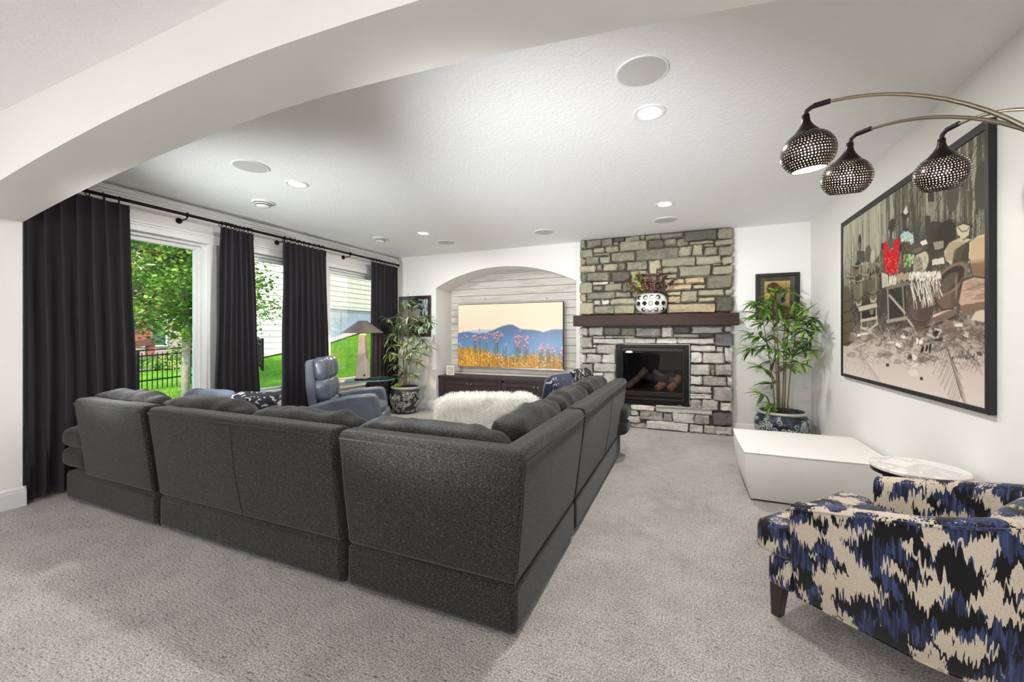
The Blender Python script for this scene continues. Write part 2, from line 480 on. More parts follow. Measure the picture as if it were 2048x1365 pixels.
def detector(x, y, label):
    t = thing('ceiling_vent', (x, y, H), label, 'vent')
    MB().lathe([(.105, 0), (.105, -.012), (.088, -.017), (.086, -.011)], (x, y, H), 40, False, False).build('flange', M_ring, t, smooth=True, auto=35)
    MB().lathe([(.072, 0), (.072, -.04)], (x, y, H), 32, False, False).build('throat', M_blackmatte, t, smooth=True)
    for k, (r, zz) in enumerate(((.082, -.026), (.07, -.038))):
        MB().lathe([(r, zz + .004), (r, zz), (r - .012, zz - .006), (r - .016, zz)], (x, y, H), 36, False, False).build('louvre', M_ring, t, smooth=True, auto=35)
    MB().lathe([(.0, -.058), (.045, -.056), (.056, -.048), (.056, -.04), (0, -.04)], (x, y, H), 32, False, False).build('cone', M_ring, t, smooth=True, auto=35)
detector(-4.156, 3.0, 'round louvred ceiling vent above the second curtain')
detector(-4.142, 4.80, 'round louvred ceiling vent above the third window')
# globe lamps added out of view to fill both rooms with soft light
M_globe = mat('added_opal_globe', (255, 250, 240), .4, emit=2.0)
for (gx, gy) in ((-3.3, -1.7), (.55, -1.9)):
    t = thing('added_globe_lamp', (gx, gy, 0), 'added unseen opal globe floor lamp in the rear room on the %s side' % ('window' if gx < -1 else 'painting'), 'floor lamp', 'added globe lamps of the rear room')
    MB().lathe([(.15, 0), (.15, .015), (.02, .03), (.012, .04), (.012, 1.17), (.05, 1.18), (.05, 1.205)], (gx, gy, 0), 24, True, True).build('stand', M_black, t, smooth=True, auto=40)
    MB().lathe([(.2 * math.sin(PI * k / 16), 1.40 - .2 * math.cos(PI * k / 16)) for k in range(17)], (gx, gy, 0), 32, False, False).build('globe', M_globe, t, smooth=True)
    L = bpy.data.lights.new('added_globe_light', 'POINT'); L.energy = ADDED_GLOBE_W; L.shadow_soft_size = .21; L.color = (.95, .975, 1)
    lo = bpy.data.objects.new('added_globe_light', L); COL.objects.link(lo); lo.parent = t; lo.location = (0, 0, 1.40)
# spot lamps added out of view, turned up to brighten the ceiling
for (gx, gy, gh, tgt, side, pw, cone) in ((-4.05, .40, 1.0, (-2.9, 5.7, 2.85), 'standing beside the window end of the arch', 1.05, 76), (-1.6, -.45, .72, (-.1, 6.2, 3.2), 'standing in the middle of the rear room', 2.1, 52)):
    t = thing('added_spot_lamp', (gx, gy, 0), 'added unseen black spot lamp turned upwards, %s' % side, 'floor lamp')
    MB().lathe([(.15, 0), (.15, .015), (.02, .03), (.011, .04), (.011, gh - .08)], (gx, gy, 0), 24, True, True).build('stand', M_black, t, smooth=True, auto=40)
    p_ = Vector((gx, gy, gh)); d_ = (Vector(tgt) - p_).normalized(); rm = d_.to_track_quat('Z', 'Y').to_matrix().to_4x4(); rm.translation = p_
    b = MB().lathe([(.0, -.10), (.05, -.10), (.06, -.06), (.075, .04), (.072, .04), (.055, -.05), (0, -.05)], (0, 0, 0), 24, False, False); b.v = [rm @ q for q in b.v]
    b.build('lamp_head', M_black, t, smooth=True, auto=40)
    L = bpy.data.lights.new('added_spot_light', 'SPOT'); L.energy = ADDED_SPOT_W * pw; L.spot_size = math.radians(cone); L.spot_blend = 1.0; L.shadow_soft_size = .10; L.color = (.94, .97, 1.0)
    lo = bpy.data.objects.new('added_spot_light', L); COL.objects.link(lo); lo.parent = t
    lo.location = Vector((0, 0, gh)) + d_ * .11; lo.rotation_euler = (-d_).to_track_quat('Z', 'Y').to_euler()
# ================================================================== back wall: fireplace, niche, pictures
YF = 6.0726                                       # face of the stonework
FX0, FX1 = -1.471, .549
fp = thing('stone_fireplace', ((FX0 + FX1) / 2, YF, 0), 'stone-faced chimney breast of irregular grey and tan blocks', 'fireplace')
M_mortar = mat('mortar', (74, 69, 60), .95, var=.15, vscale=20, bump=.4, bscale=120)
IX0, IX1, IZ0, IZ1 = -.934, .034, .34, 1.192      # firebox opening
m = MB()
m.box(FX0 + .03, IX0, YF + .03, YB, 0, H).box(IX1, FX1 - .03, YF + .03, YB, 0, H)
m.box(IX0, IX1, YF + .03, YB, IZ1, H).box(IX0, IX1, YF + .03, YB, 0, IZ0)
m.build('mortar_bed', M_mortar, fp)
def stone_mat(name, rgb, var=.22):
    k = N(name); c = lin(rgb); v = k.co()
    oi = k.n('ObjectInfo')
    add = k.n('VectorMath', operation='ADD'); k.l(v, add.inputs[0]); k.l(oi.outputs['Random'], add.inputs[1])
    a = k.noise(add.outputs[0], 11, 5, .65, .8); b = k.noise(add.outputs[0], 60, 4, .7)
    col = k.ramp(a, [(.28, scl(c, 1 - var)), (.5, c), (.74, scl(c, 1 + var))])
    col = k.mix(.35, col, k.ramp(b, [(.3, (.45, .43, .42, 1)), (.6, (1, 1, 1, 1))]), 'MULTIPLY')
    hs = k.n('HueSaturation'); k.l(col, hs.inputs['Color'])
    k.l(k.math('ADD', k.math('MULTIPLY', oi.outputs['Random'], .36), .82), hs.inputs['Value'])
    k.set(Base_Color=hs.outputs[0], Roughness=.85); k.b.inputs['Specular IOR Level'].default_value = .25
    k.bump(k.math('ADD', k.math('MULTIPLY', a, 1.0), k.math('MULTIPLY', b, .5)), .95, .022); return k.m
SM = dict(g=stone_mat('stone_sage', (158, 156, 134)), G=stone_mat('stone_grey', (134, 131, 116), .32), D=stone_mat('stone_dark', (104, 101, 91), .34),
          t=stone_mat('stone_tan', (170, 163, 138)), o=stone_mat('stone_rust', (190, 170, 140)), w=stone_mat('stone_pale', (212, 206, 198), .2),
          W=stone_mat('stone_white', (228, 222, 212), .16), p=stone_mat('stone_purple', (122, 116, 118), .3), h=stone_mat('stone_silver', (172, 166, 160), .34))
cA = lambda x, y: (1140 + x / 6.8235, 440 + y / 6.825)
cB = lambda x, y: (1300 + x / 6.826, 440 + y / 6.825)
cC = lambda x, y: (1140 + x / 5.689, 640 + y / 5.6875)
cD = lambda x, y: (1320 + x / 5.689, 640 + y / 5.6875)
def R(f, txt, g=None):
    g = g or f; out = []
    for row in txt.split(';'):
        q = row.split(',')
        if len(q) < 5: continue
        x0, y0, x1, y1 = (float(t) for t in q[:4])
        out.append((f(x0, y0), g(x1, y1), q[4].strip()))
    return out
stones = []
stones += R(cA, '138,283,212,400,g;225,272,425,365,G;435,252,590,360,G;600,240,750,297,D;755,217,950,287,g;955,210,1022,262,g;598,305,668,348,g;680,285,1055,420,g;'
 '128,402,312,515,g;325,382,472,445,g;485,362,665,435,g;325,455,545,490,g;133,535,212,620,t;218,510,395,605,G;412,499,548,592,g;560,442,890,575,G;'
 '135,622,350,718,t;365,612,438,695,t;450,602,638,695,t;650,590,760,690,G;775,565,1060,690,G;128,725,225,840,G;235,714,535,840,G;565,712,815,850,D;825,697,1050,760,g;'
 '120,860,305,1005,g;315,847,522,888,w;315,902,452,970,G;470,872,705,970,g;830,790,930,870,t;945,775,1060,860,G;535,848,600,885,g;715,870,820,970,G;'
 '145,1015,220,1120,t;230,988,612,1085,G;628,985,832,1060,g;855,985,980,1060,t;110,1132,325,1298,t;325,1097,415,1165,w;425,1092,537,1160,w;548,1077,890,1160,g;'
 '330,1177,600,1288,G;605,1167,890,1290,t;830,880,1000,970,t;990,985,1160,1060,g;900,1070,1160,1290,t;235,1095,315,1125,t')
stones += R(cA, '1030,197,145,262,g;1065,272,195,385,D;900,395,390,545,G;1075,555,148,745,t;1010,880,170,975,G;1070,765,175,870,G', cB)
stones += R(cB, '150,168,455,245,G;460,118,915,290,D;930,112,1120,255,g;205,260,360,350,g;368,258,520,345,g;545,292,870,330,g;890,267,1130,345,g;745,333,870,365,g;'
 '400,362,570,495,g;585,342,725,490,g;755,372,920,485,g;940,362,1132,485,g;160,517,620,640,g;635,492,972,600,g;990,505,1130,600,g;865,600,972,625,g;'
 '165,655,385,730,t;395,627,830,775,g;862,630,1122,745,g;180,745,370,795,t;190,807,465,880,o;485,787,750,870,o;780,757,1140,935,G;'
 '205,890,570,960,o;585,887,760,945,t;235,980,430,1035,t;435,972,650,1120,t;670,952,1010,1035,t;1030,947,1130,1030,t;240,1045,415,1130,o;665,1062,885,1120,t;'
 '245,1147,890,1275,o;910,1052,1145,1250,D')
stones += R(cC, '122,90,205,180,w;215,87,375,178,w;390,87,575,175,G;585,90,745,182,G;262,188,392,207,W;402,188,480,207,W;490,188,735,205,W;112,197,255,320,h;262,214,615,275,W;620,212,975,272,W;'
 '265,287,300,315,w;305,284,515,385,h;115,332,295,380,w;110,397,180,492,w;188,395,358,492,w;365,395,515,497,w;120,507,258,630,h;272,500,515,595,w;265,600,378,640,W;385,600,515,720,w;'
 '175,645,380,708,W;120,645,168,760,w;175,716,515,770,w;120,772,330,850,h;340,778,515,850,w;115,860,300,950,w;310,860,515,950,h;115,960,380,1040,w;390,985,630,1040,w;'
 '115,1050,400,1130,h;410,1050,625,1130,w;115,1140,420,1240,w;430,1140,620,1210,h;'
 '640,980,680,1050,w;693,977,965,1032,W;690,1037,780,1090,w;630,1097,798,1170,w;690,1180,860,1248,h')
stones += R(cC, '750,87,12,193,h;985,212,195,272,W;972,988,600,1068,w;800,1045,32,1148,h;868,1163,328,1283,w', cD)
stones += R(cD, '22,80,145,197,w;160,77,345,150,p;368,77,712,148,w;740,74,818,140,w;158,162,445,200,h;465,157,615,200,D;205,212,620,275,W;628,157,828,300,p;'
 '345,295,632,360,W;650,307,722,365,w;742,314,825,480,w;345,377,480,490,W;487,377,728,500,W;345,510,570,628,W;580,510,622,630,t;628,507,828,632,h;'
 '345,645,478,740,W;495,647,758,755,h;765,654,840,750,w;345,757,585,838,w;345,847,588,903,w;608,767,825,925,h;345,917,472,1015,h;482,914,665,1030,w;690,942,822,1042,w;'
 '40,1062,142,1155,h;145,1062,390,1175,w;398,1087,560,1190,h;600,1062,825,1205,p;335,1197,495,1305,w;500,1207,635,1310,w;640,1217,820,1332,w')
def stone(x0, x1, z0, z1, m, seed):
    """split-face block: bulged, uneven face with chipped corners"""
    r = random.Random(seed); w, h = x1 - x0, z1 - z0
    y_back = YF + .06; proud = r.uniform(-.012, .016)
    b = min(.014, w * .18, h * .18)
    xs_ = [x0, x0 + b, x0 + w * .38, x0 + w * .68, x1 - b, x1]; zs_ = [z0, z0 + b, (z0 + z1) / 2, z1 - b, z1]
    vs = []; fs = []
    nx, nz = len(xs_), len(zs_)
    for j in range(nz):
        for i in range(nx):
            edge = (i in (0, nx - 1)) + (j in (0, nz - 1))
            y = YF - proud - r.uniform(.0, .026)
            if edge: y = YF + .012 + r.uniform(0, .006)
            jx = r.uniform(-1, 1) * min(.010, w * .10); jz = r.uniform(-1, 1) * min(.009, h * .10)
            x, zz = xs_[i] + jx, zs_[j] + jz
            if edge == 2: q_ = r.uniform(.1, 1.1); x += (b * q_ if i == 0 else -b * q_) * .8; zz += (b * q_ if j == 0 else -b * q_) * .8
            vs.append((x, y, zz))
    for j in range(nz - 1):
        for i in range(nx - 1): fs.append((j * nx + i, j * nx + i + 1, (j + 1) * nx + i + 1, (j + 1) * nx + i))
    ring = [i for i in range(nx)] + [j * nx + nx - 1 for j in range(1, nz)] + [(nz - 1) * nx + i for i in range(nx - 2, -1, -1)] + [j * nx for j in range(nz - 2, 0, -1)]
    o = len(vs)
    for q in ring: vs.append((vs[q][0], y_back, vs[q][2]))
    n = len(ring)
    for k in range(n): fs.append((ring[(k + 1) % n], ring[k], o + k, o + (k + 1) % n))
    return MB().add(vs, fs).build('stone', m, fp, smooth=True, auto=16)
for k, (p0, p1, code) in enumerate(stones):
    xm, ym = (p0[0] + p1[0]) / 2, 0
    X0 = onY(p0[0], 600, YF).x; X1 = onY(p1[0], 600, YF).x
    # rows tilt in the photograph: take top and bottom at the block's middle
    xm = (p0[0] + p1[0]) / 2
    if p1[0] - p0[0] > 0 and abs(p0[1] - p1[1]) > 0:
        Z1 = onY(xm, p0[1], YF).z; Z0 = onY(xm, p1[1], YF).z
    X0 = max(X0, FX0 - .012); X1 = min(X1, FX1 + .012)
    if X0 < FX0 + .02: X0 = FX0 - .004 * (k % 3)
    if X1 > FX1 - .02: X1 = FX1 + .004 * (k % 3)
    Z1 = min(Z1, H - .012); Z0 = max(Z0, .006)
    if X1 - X0 < .015 or Z1 - Z0 < .012: continue
    st = stone(X0, X1, Z0, Z1, SM[code], k)
    if X0 < FX0 + .02 or X1 > FX1 - .02:          # corner blocks return to the wall
        xa, xb = (X0 + .008, X0 + .07) if X0 < FX0 + .02 else (X1 - .07, X1 - .008)
        MB().box(xa, xb, YF + .05, YB + .0, Z0 + .006, Z1 - .006).build('return', SM[code], st, bevel=.006, seg=1)

# ------------------------------------------------------------------ firebox
fb = thing('gas_fireplace_insert', ((IX0 + IX1) / 2, YF, IZ0), 'black framed gas fireplace insert with glass front and ceramic logs', 'fireplace insert')
y0 = YF + .004
f = MB()
f.box(IX0 + .004, IX0 + .065, y0, y0 + .05, IZ0 + .004, IZ1 - .004).box(IX1 - .065, IX1 - .004, y0, y0 + .05, IZ0 + .004, IZ1 - .004)
f.box(IX0 + .065, IX1 - .065, y0, y0 + .05, IZ1 - .05, IZ1 - .004)
f.box(IX0 + .065, IX1 - .065, y0, y0 + .05, IZ0 + .004, IZ0 + .05)
f.build('frame', M_black, fb, bevel=.005)
f2 = MB()
f2.box(IX0 + .065, IX0 + .082, y0 + .012, y0 + .05, IZ0 + .05, IZ1 - .05).box(IX1 - .082, IX1 - .065, y0 + .012, y0 + .05, IZ0 + .05, IZ1 - .05)
f2.box(IX0 + .082, IX1 - .082, y0 + .012, y0 + .05, IZ1 - .10, IZ1 - .05)
f2.build('inner_frame', mat('bronze_black', (48, 44, 42), .45, .5), fb, bevel=.004)
f3 = MB().box(IX0 + .075, IX1 - .075, y0 + .02, y0 + .045, IZ0 + .115, IZ0 + .185).box(IX0 + .075, IX1 - .075, y0 + .012, y0 + .045, IZ0 + .055, IZ0 + .095)
f3.build('louvre', mat('louvre_black', (40, 34, 32), .4, .4), fb, bevel=.006)
M_fbx = mat('firebox_lining', (46, 40, 40), .9, var=.3, vscale=6)
bx = MB(); X0, X1, Z0, Z1, yb = IX0 + .07, IX1 - .07, IZ0 + .05, IZ1 - .04, y0 + .42
bx.box(X0 - .02, X0, y0 + .05, yb, Z0, Z1).box(X1, X1 + .02, y0 + .05, yb, Z0, Z1).box(X0, X1, yb, yb + .02, Z0, Z1).box(X0, X1, y0 + .05, yb, Z1, Z1 + .02).box(X0, X1, y0 + .05, yb, Z0 - .02, Z0 + .13)
bx.build('lining', M_fbx, fb)
M_log = mat('ceramic_log', (112, 92, 74), .95, var=.45, vscale=14, bump=.9, bscale=50, bdist=.01)
M_log2 = mat('charred_log', (62, 56, 54), .95, var=.6, vscale=30, bump=1., bscale=60, bdist=.012)
M_ember = mat('split_wood', (178, 120, 80), .9, var=.25, vscale=25, bump=.6)
def logp(pts, r, m, name='log'):
    n = 9; path = []
    for i in range(n):
        t = i / (n - 1); p = Vector(pts[0]).lerp(Vector(pts[1]), t); p += Vector((noise.noise(p * 7), noise.noise(p * 9 + Vector((3, 1, 2))), noise.noise(p * 8 + Vector((7, 2, 5))))) * .02
        path.append(p)
    MB().tube(path, [r * (.82 + .3 * abs(noise.noise(p * 14))) for p in path], 10).build(name, m, fb, smooth=True, auto=60)
zb = Z0 + .13
logp([(-.80, y0 + .13, zb + .03), (-.55, y0 + .24, zb + .30)], .055, M_log)
logp([(-.60, y0 + .28, zb + .20), (-.25, y0 + .16, zb + .16)], .06, M_log2)
logp([(-.45, y0 + .25, zb + .28), (-.12, y0 + .16, zb + .10)], .05, M_log)
logp([(-.40, y0 + .14, zb + .03), (-.28, y0 + .22, zb + .13)], .055, M_ember)
logp([(-.22, y0 + .12, zb + .03), (-.10, y0 + .24, zb + .20)], .06, M_ember)
logp([(-.30, y0 + .22, zb + .20), (-.15, y0 + .20, zb + .24)], .045, M_log2)
bed = MB().grid(lambda u, v: Vector((X0 + (X1 - X0) * u, y0 + .06 + .34 * v, zb + .012 + .02 * noise.noise(Vector((u * 30, v * 14, 0))))), 40, 14)
stuff(bed.build('ember_bed', M_log2, fb, smooth=True))
MB().box(X0 - .01, X1 + .01, y0 + .05, y0 + .056, Z0 + .1, Z1).build('glass', glass_mat('fire_glass', (.8, .8, .82, 1), .05), fb)
MB().box(-.115, -.06, y0 - .003, y0 + .0, IZ0 + .014, IZ0 + .021).build('badge', M_knob, fb)

# ------------------------------------------------------------------ mantel, vase
mt = MB().box(-1.521, .606, 5.855, YF + .02, 1.447, 1.604).build('mantel_beam', M_mantel, loc=(-.45, 5.95, 1.447), bevel=.006)
tag(mt, 'long dark brown wooden mantel beam set across the stone chimney', 'mantel')
vx, vy, vz = -.450, 5.945, 1.604
vs_ = thing('dimpled_vase', (vx, vy, vz), 'oval silver vase covered in round dark dimples on the mantel', 'vase')
M_silver = mat('silver_glaze', (222, 220, 212), .18, .55, var=.12, vscale=12)
M_dimple = mat('dark_mirror', (26, 26, 30), .08, .5)
A_, B_, C_ = .205, .085, .148
prof = []
for k in range(17):
    a = -PI / 2 + PI * k / 16
    prof.append((max(.001, abs(math.cos(a)) ** .62), .148 + C_ * math.copysign(abs(math.sin(a)) ** .8, math.sin(a))))
MB().lathe(prof[:-2], (vx, vy, vz), 40, True, False, A_, B_).build('body', M_silver, vs_, smooth=True)
for row in range(-1, 2):
    for cI in range(-2, 3):
        zz = .148 + row * .082; ct = math.sqrt(max(0, 1 - (row * .082 / C_) ** 2)) ** .8
        for sg in (1, -1):
            xx = cI * .080 + .012 * row; q = 1 - (abs(xx) / (A_ * max(ct, .3))) ** 2.4
            if q <= .03: continue
            yy = vy - sg * (B_ * ct ** .7 * q ** .4 - .002)
            nrm = Vector((xx / A_ ** 2 * .7, -sg * math.sqrt(max(.02, q)) / B_, (zz - .148) / C_ ** 2 * .5)).normalized()
            rm = nrm.to_track_quat('Z', 'Y').to_matrix().to_4x4(); rm.translation = Vector((vx + xx, yy, vz + zz))
            d = MB(); pr = [(.034, -.006), (.034, .004), (.029, .006), (.024, .0015), (.012, -.0005), (.001, -.001)]
            d.lathe(pr[2:], (0, 0, 0), 16, False, False); d.v = [rm @ p for p in d.v]
            r_ = MB(); r_.lathe(pr[:3], (0, 0, 0), 16, False, False); r_.v = [rm @ p for p in r_.v]
            dd = d.build('dimple', M_dimple, vs_, smooth=True); r_.build('dimple_rim', M_silver, dd, smooth=True)
fl = thing('dried_flower_bunch', (vx, vy, vz + .28), 'dried branches with red-brown and green leaves standing in the silver vase', 'dried flowers')
M_twig = mat('twig_brown', (84, 52, 40), .8)
M_twigd = mat('twig_dark', (44, 36, 36), .8)
M_leafr = mat('leaf_rust', (96, 58, 36), .7, var=.4, vscale=9)
M_leafo = mat('leaf_olive', (98, 96, 46), .7, var=.35, vscale=9)
M_leafg = mat('leaf_green_dried', (150, 160, 72), .6, var=.2, vscale=9)
M_leafd = mat('leaf_plum', (62, 44, 40), .8, var=.3, vscale=9)
M_bud = mat('white_bud', (232, 226, 214), .6)
r = random.Random(11)
def leaf_quad(b, p, d, L, w):
    d = d.normalized(); sidev = d.cross(Vector((r.uniform(-1, 1), r.uniform(-1, 1), r.uniform(-1, 1)))); sidev.normalize()
    nn = d.cross(sidev)
    b.add([p, p + d * L * .45 + sidev * w + nn * L * .08, p + d * L, p + d * L * .45 - sidev * w + nn * L * .08], [(0, 1, 2), (0, 2, 3)])
tw = [(-.30, .10, M_twig), (-.22, .22, M_twig), (-.34, .17, M_twig), (-.10, .16, M_twig), (-.02, .22, M_twig), (.10, .30, M_twig), (.18, .20, M_twig), (.26, .12, M_twig), (.30, .17, M_twig), (.05, .14, M_twig), (-.16, .28, M_twig)]
leaves = {M_leafr: MB(), M_leafo: MB(), M_leafd: MB(), M_leafg: MB()}; buds = MB()
for k, (dx, dz, tm) in enumerate(tw):
    p0 = Vector((vx + dx * .25, vy + r.uniform(-.02, .02), vz + .27)); p1 = Vector((vx + dx, vy - .02 + r.uniform(-.05, .04), vz + .29 + dz))
    path = [p0.lerp(p1, t) + Vector((0, 0, .03 * math.sin(t * PI))) for t in (0, .25, .5, .75, 1)]
    MB().tube(path, [.004, .0035, .003, .0025, .0015], 6).build('twig', tm, fl, smooth=True)
    lm = [M_leafo, M_leafg, M_leafr, M_leafr, M_leafr, M_leafd, M_leafd, M_leafd, M_leafd, M_leafr, M_leafo][k]
    for q in range(48):
        t = r.uniform(.25, 1.05); p = p0.lerp(p1, t); d = (p1 - p0).normalized() + Vector((r.uniform(-1, 1), r.uniform(-1, 1), r.uniform(-.7, .9)))
        leaf_quad(leaves[lm if r.random() < .75 else M_leafr], p, d, r.uniform(.035, .07), r.uniform(.009, .018))
    for q in range(5):
        p = p0.lerp(p1, r.uniform(.5, 1.05)) + Vector((r.uniform(-.02, .02), r.uniform(-.03, 0), r.uniform(-.02, .02)))
        buds.lathe([(.001, -.005), (.005, 0), (.001, .005)], p, 6, False, False)
for lm, b in leaves.items(): stuff(b.build('leaf_cluster', lm, fl))
stuff(buds.build('bud_cluster', M_bud, fl))
path = [Vector((vx + .03, vy, vz + .27)), Vector((vx + .09, vy - .01, vz + .36)), Vector((vx + .14, vy - .02, vz + .47)), Vector((vx + .19, vy - .02, vz + .545)), Vector((vx + .25, vy - .02, vz + .575))]
MB().tube(path, [.006, .006, .006, .005, .004], 7).build('branch', M_twigd, fl, smooth=True)

# ------------------------------------------------------------------ cabinet in the niche
CY = 6.245
cb = thing('media_cabinet', ((NX0 + NX1) / 2, 6.45, 0), 'low dark stained cabinet with four panelled doors inside the arched niche', 'cabinet')
MB().box(NX0 + .012, NX1 - .012, CY + .025, NYB - .01, .0, .555).build('body', M_darkwood, cb)
MB().box(NX0 + .006, NX1 - .006, CY - .012, NYB - .008, .555, .600).build('worktop', M_darkwood, cb, bevel=.006)
fr = MB().box(NX0 + .012, NX0 + .06, CY, CY + .03, 0, .555).box(NX1 - .06, NX1 - .012, CY, CY + .03, 0, .555).box(-2.845, -2.795, CY, CY + .03, 0, .555).box(NX0 + .06, NX1 - .06, CY, CY + .03, .525, .555).box(NX0 + .06, NX1 - .06, CY, CY + .03, 0, .10)
fr.build('face_frame', M_darkwood, cb, bevel=.002)
def door(x0, x1, kx):
    b = MB(); z0, z1, w = .105, .52, .062
    b.box(x0, x0 + w, CY - .012, CY + .01, z0, z1).box(x1 - w, x1, CY - .012, CY + .01, z0, z1).box(x0 + w, x1 - w, CY - .012, CY + .01, z1 - w, z1).box(x0 + w, x1 - w, CY - .012, CY + .01, z0, z0 + w)
    d = b.build('door', M_darkwood, cb, bevel=.003)
    MB().box(x0 + w - .004, x1 - w + .004, CY - .001, CY + .008, z0 + w - .004, z1 - w + .004).build('panel', M_darkwood, d)
    k = MB().lathe([(.006, 0), (.006, .014), (.013, .02), (.015, .027), (.010, .034), (.001, .036)], (0, 0, 0), 16, True, False)
    rm = Matrix.Rotation(PI / 2, 4, 'X'); rm.translation = Vector((kx, CY - .012, .478)); k.v = [rm @ p for p in k.v]
    k.build('knob', M_knob, d, smooth=True)
door(NX0 + .062, -3.438, -3.470); door(-3.434, -2.848, -3.402); door(-2.792, -2.222, -2.254); door(-2.218, NX1 - .062, -2.184)

# small framed sign and a white box on the cabinet
sg_ = thing('small_framed_sign', (-3.92, 6.40, .60), 'small white framed sign with pale lettering standing on the cabinet', 'sign')
b = MB().box(-4.0, -3.845, 6.39, 6.415, .60, .618).box(-4.0, -3.845, 6.39, 6.415, .742, .76).box(-4.0, -3.982, 6.39, 6.415, .618, .742).box(-3.863, -3.845, 6.39, 6.415, .618, .742)
b.build('frame', M_white, sg_, bevel=.002)
MB().box(-3.982, -3.863, 6.398, 6.412, .618, .742).build('board', mat('sign_tan', (172, 158, 138), .8), sg_)
b = MB(); r2 = random.Random(3)
for row, zz in enumerate((.722, .70, .672, .65)):
    x = -3.968
    while x < -3.885:
        w = r2.uniform(.006, .012); b.box(x, x + w, 6.3965, 6.399, zz - .007, zz + (.004 if row % 2 else .007)); x += w + .004
stuff(b.build('lettering', mat('sign_white', (238, 232, 222), .8), sg_))
bx_ = thing('white_speaker_box', (-1.69, 6.42, .60), 'small white upright box at the chimney end of the cabinet', 'speaker')
MB().box(-1.728, -1.655, 6.39, 6.47, .602, .70).build('body', M_ring, bx_, bevel=.005)
MB().box(-1.66, -1.654, 6.395, 6.465, .602, .697).build('side_panel', mat('grey_plastic', (150, 150, 148), .5), bx_)

# ------------------------------------------------------------------ television
class Pic:
    """small raster painter for flat prints (pictures, screen): colours per vertex of a grid"""
    def __init__(s, w, h, rgb): s.w, s.h = w, h; s.a = np.ones((h, w, 3)) * np.array(rgb, float); s.rs = np.random.RandomState(5)
    def field(s, nx, ny, seed=None):
        rs = np.random.RandomState(seed) if seed is not None else s.rs
        g = rs.rand(ny + 2, nx + 2); yy = np.linspace(0, ny, s.h); xx = np.linspace(0, nx, s.w)
        y0 = np.floor(yy).astype(int); x0 = np.floor(xx).astype(int); fy = (yy - y0)[:, None]; fx = (xx - x0)[None]
        fy = fy * fy * (3 - 2 * fy); fx = fx * fx * (3 - 2 * fx)
        G = lambda i, j: g[np.ix_(y0 + i, x0 + j)]
        return (G(0, 0) * (1 - fx) + G(0, 1) * fx) * (1 - fy) + (G(1, 0) * (1 - fx) + G(1, 1) * fx) * fy
    def blend(s, mask, rgb, al=1.): 
        m = np.clip(mask * al, 0, 1)[..., None]; s.a = s.a * (1 - m) + np.array(rgb, float) * m
    def ell(s, cx, cy, rx, ry, rgb, al=1., ang=0., soft=.15):
        y, x = np.mgrid[0:s.h, 0:s.w]; x = (x + .5) / s.w - cx; y = (y + .5) / s.h - cy
        asp = s.w / s.h; x = x * asp
        ca, sa = math.cos(ang), math.sin(ang); u = (x * ca + y * sa) / (rx * asp); v = (-x * sa + y * ca) / ry
        d = np.sqrt(u * u + v * v); s.blend(np.clip((1 - d) / soft + .5, 0, 1), rgb, al)
    def poly(s, pts, rgb, al=1.):
        xs = np.array([p[0] for p in pts]) * s.w; ys = np.array([p[1] for p in pts]) * s.h
        x0, x1, y0, y1 = int(max(0, xs.min() - 1)), int(min(s.w, xs.max() + 2)), int(max(0, ys.min() - 1)), int(min(s.h, ys.max() + 2))
        if x1 <= x0 or y1 <= y0: return
        Y, X = np.mgrid[y0:y1, x0:x1]; X = X + .5; Y = Y + .5; ins = np.zeros(X.shape, bool); n = len(pts)
        for i in range(n):
            j = i - 1; c1 = (ys[i] > Y) != (ys[j] > Y)
            with np.errstate(divide='ignore', invalid='ignore'):
                ins ^= c1 & (X < (xs[j] - xs[i]) * (Y - ys[i]) / (ys[j] - ys[i] + 1e-12) + xs[i])
        sub = s.a[y0:y1, x0:x1]; sub[ins] = sub[ins] * (1 - al) + np.array(rgb, float) * al
    def line(s, p, q, wd, rgb, al=1.):
        x0, y0, x1, y1 = p[0] * s.w, p[1] * s.h, q[0] * s.w, q[1] * s.h; pad = wd + 2
        a0, a1, b0, b1 = int(max(0, min(x0, x1) - pad)), int(min(s.w, max(x0, x1) + pad)), int(max(0, min(y0, y1) - pad)), int(min(s.h, max(y0, y1) + pad))
        if a1 <= a0 or b1 <= b0: return
        Y, X = np.mgrid[b0:b1, a0:a1]; X = X + .5; Y = Y + .5; dx, dy = x1 - x0, y1 - y0; L = dx * dx + dy * dy + 1e-9
        t = np.clip(((X - x0) * dx + (Y - y0) * dy) / L, 0, 1); d = np.hypot(X - x0 - t * dx, Y - y0 - t * dy)
        m = (np.clip(wd / 2 + .5 - d, 0, 1) * al)[..., None]
        s.a[b0:b1, a0:a1] = s.a[b0:b1, a0:a1] * (1 - m) + np.array(rgb, float) * m
    def path(s, pts, wd, rgb, al=1.):
        for i in range(len(pts) - 1): s.line(pts[i], pts[i + 1], wd, rgb, al)
    def mesh(s, name, fn, m, parent):
        """fn(u,v) -> world point of the print, u right, v down"""
        b = MB(); b.grid(lambda u, v: Vector(fn(u, v)), s.w - 1, s.h - 1)
        o = b.build(name, m, parent)
        c = np.clip(s.a, 0, 255) / 255.; c = np.where(c <= .04045, c / 12.92, ((c + .055) / 1.055) ** 2.4)
        ca = o.data.color_attributes.new('print', 'FLOAT_COLOR', 'POINT')
        ca.data.foreach_set('color', np.concatenate([c.reshape(-1, 3), np.ones((s.w * s.h, 1))], 1).astype(np.float32).ravel())
        return o
tv = thing('television', (-2.88, 6.62, .735), 'very large flat television showing pink wildflowers before blue mountains', 'television')
TX0, TX1, TZ0, TZ1, TY = -3.886, -1.881, .735, 1.878, 6.60
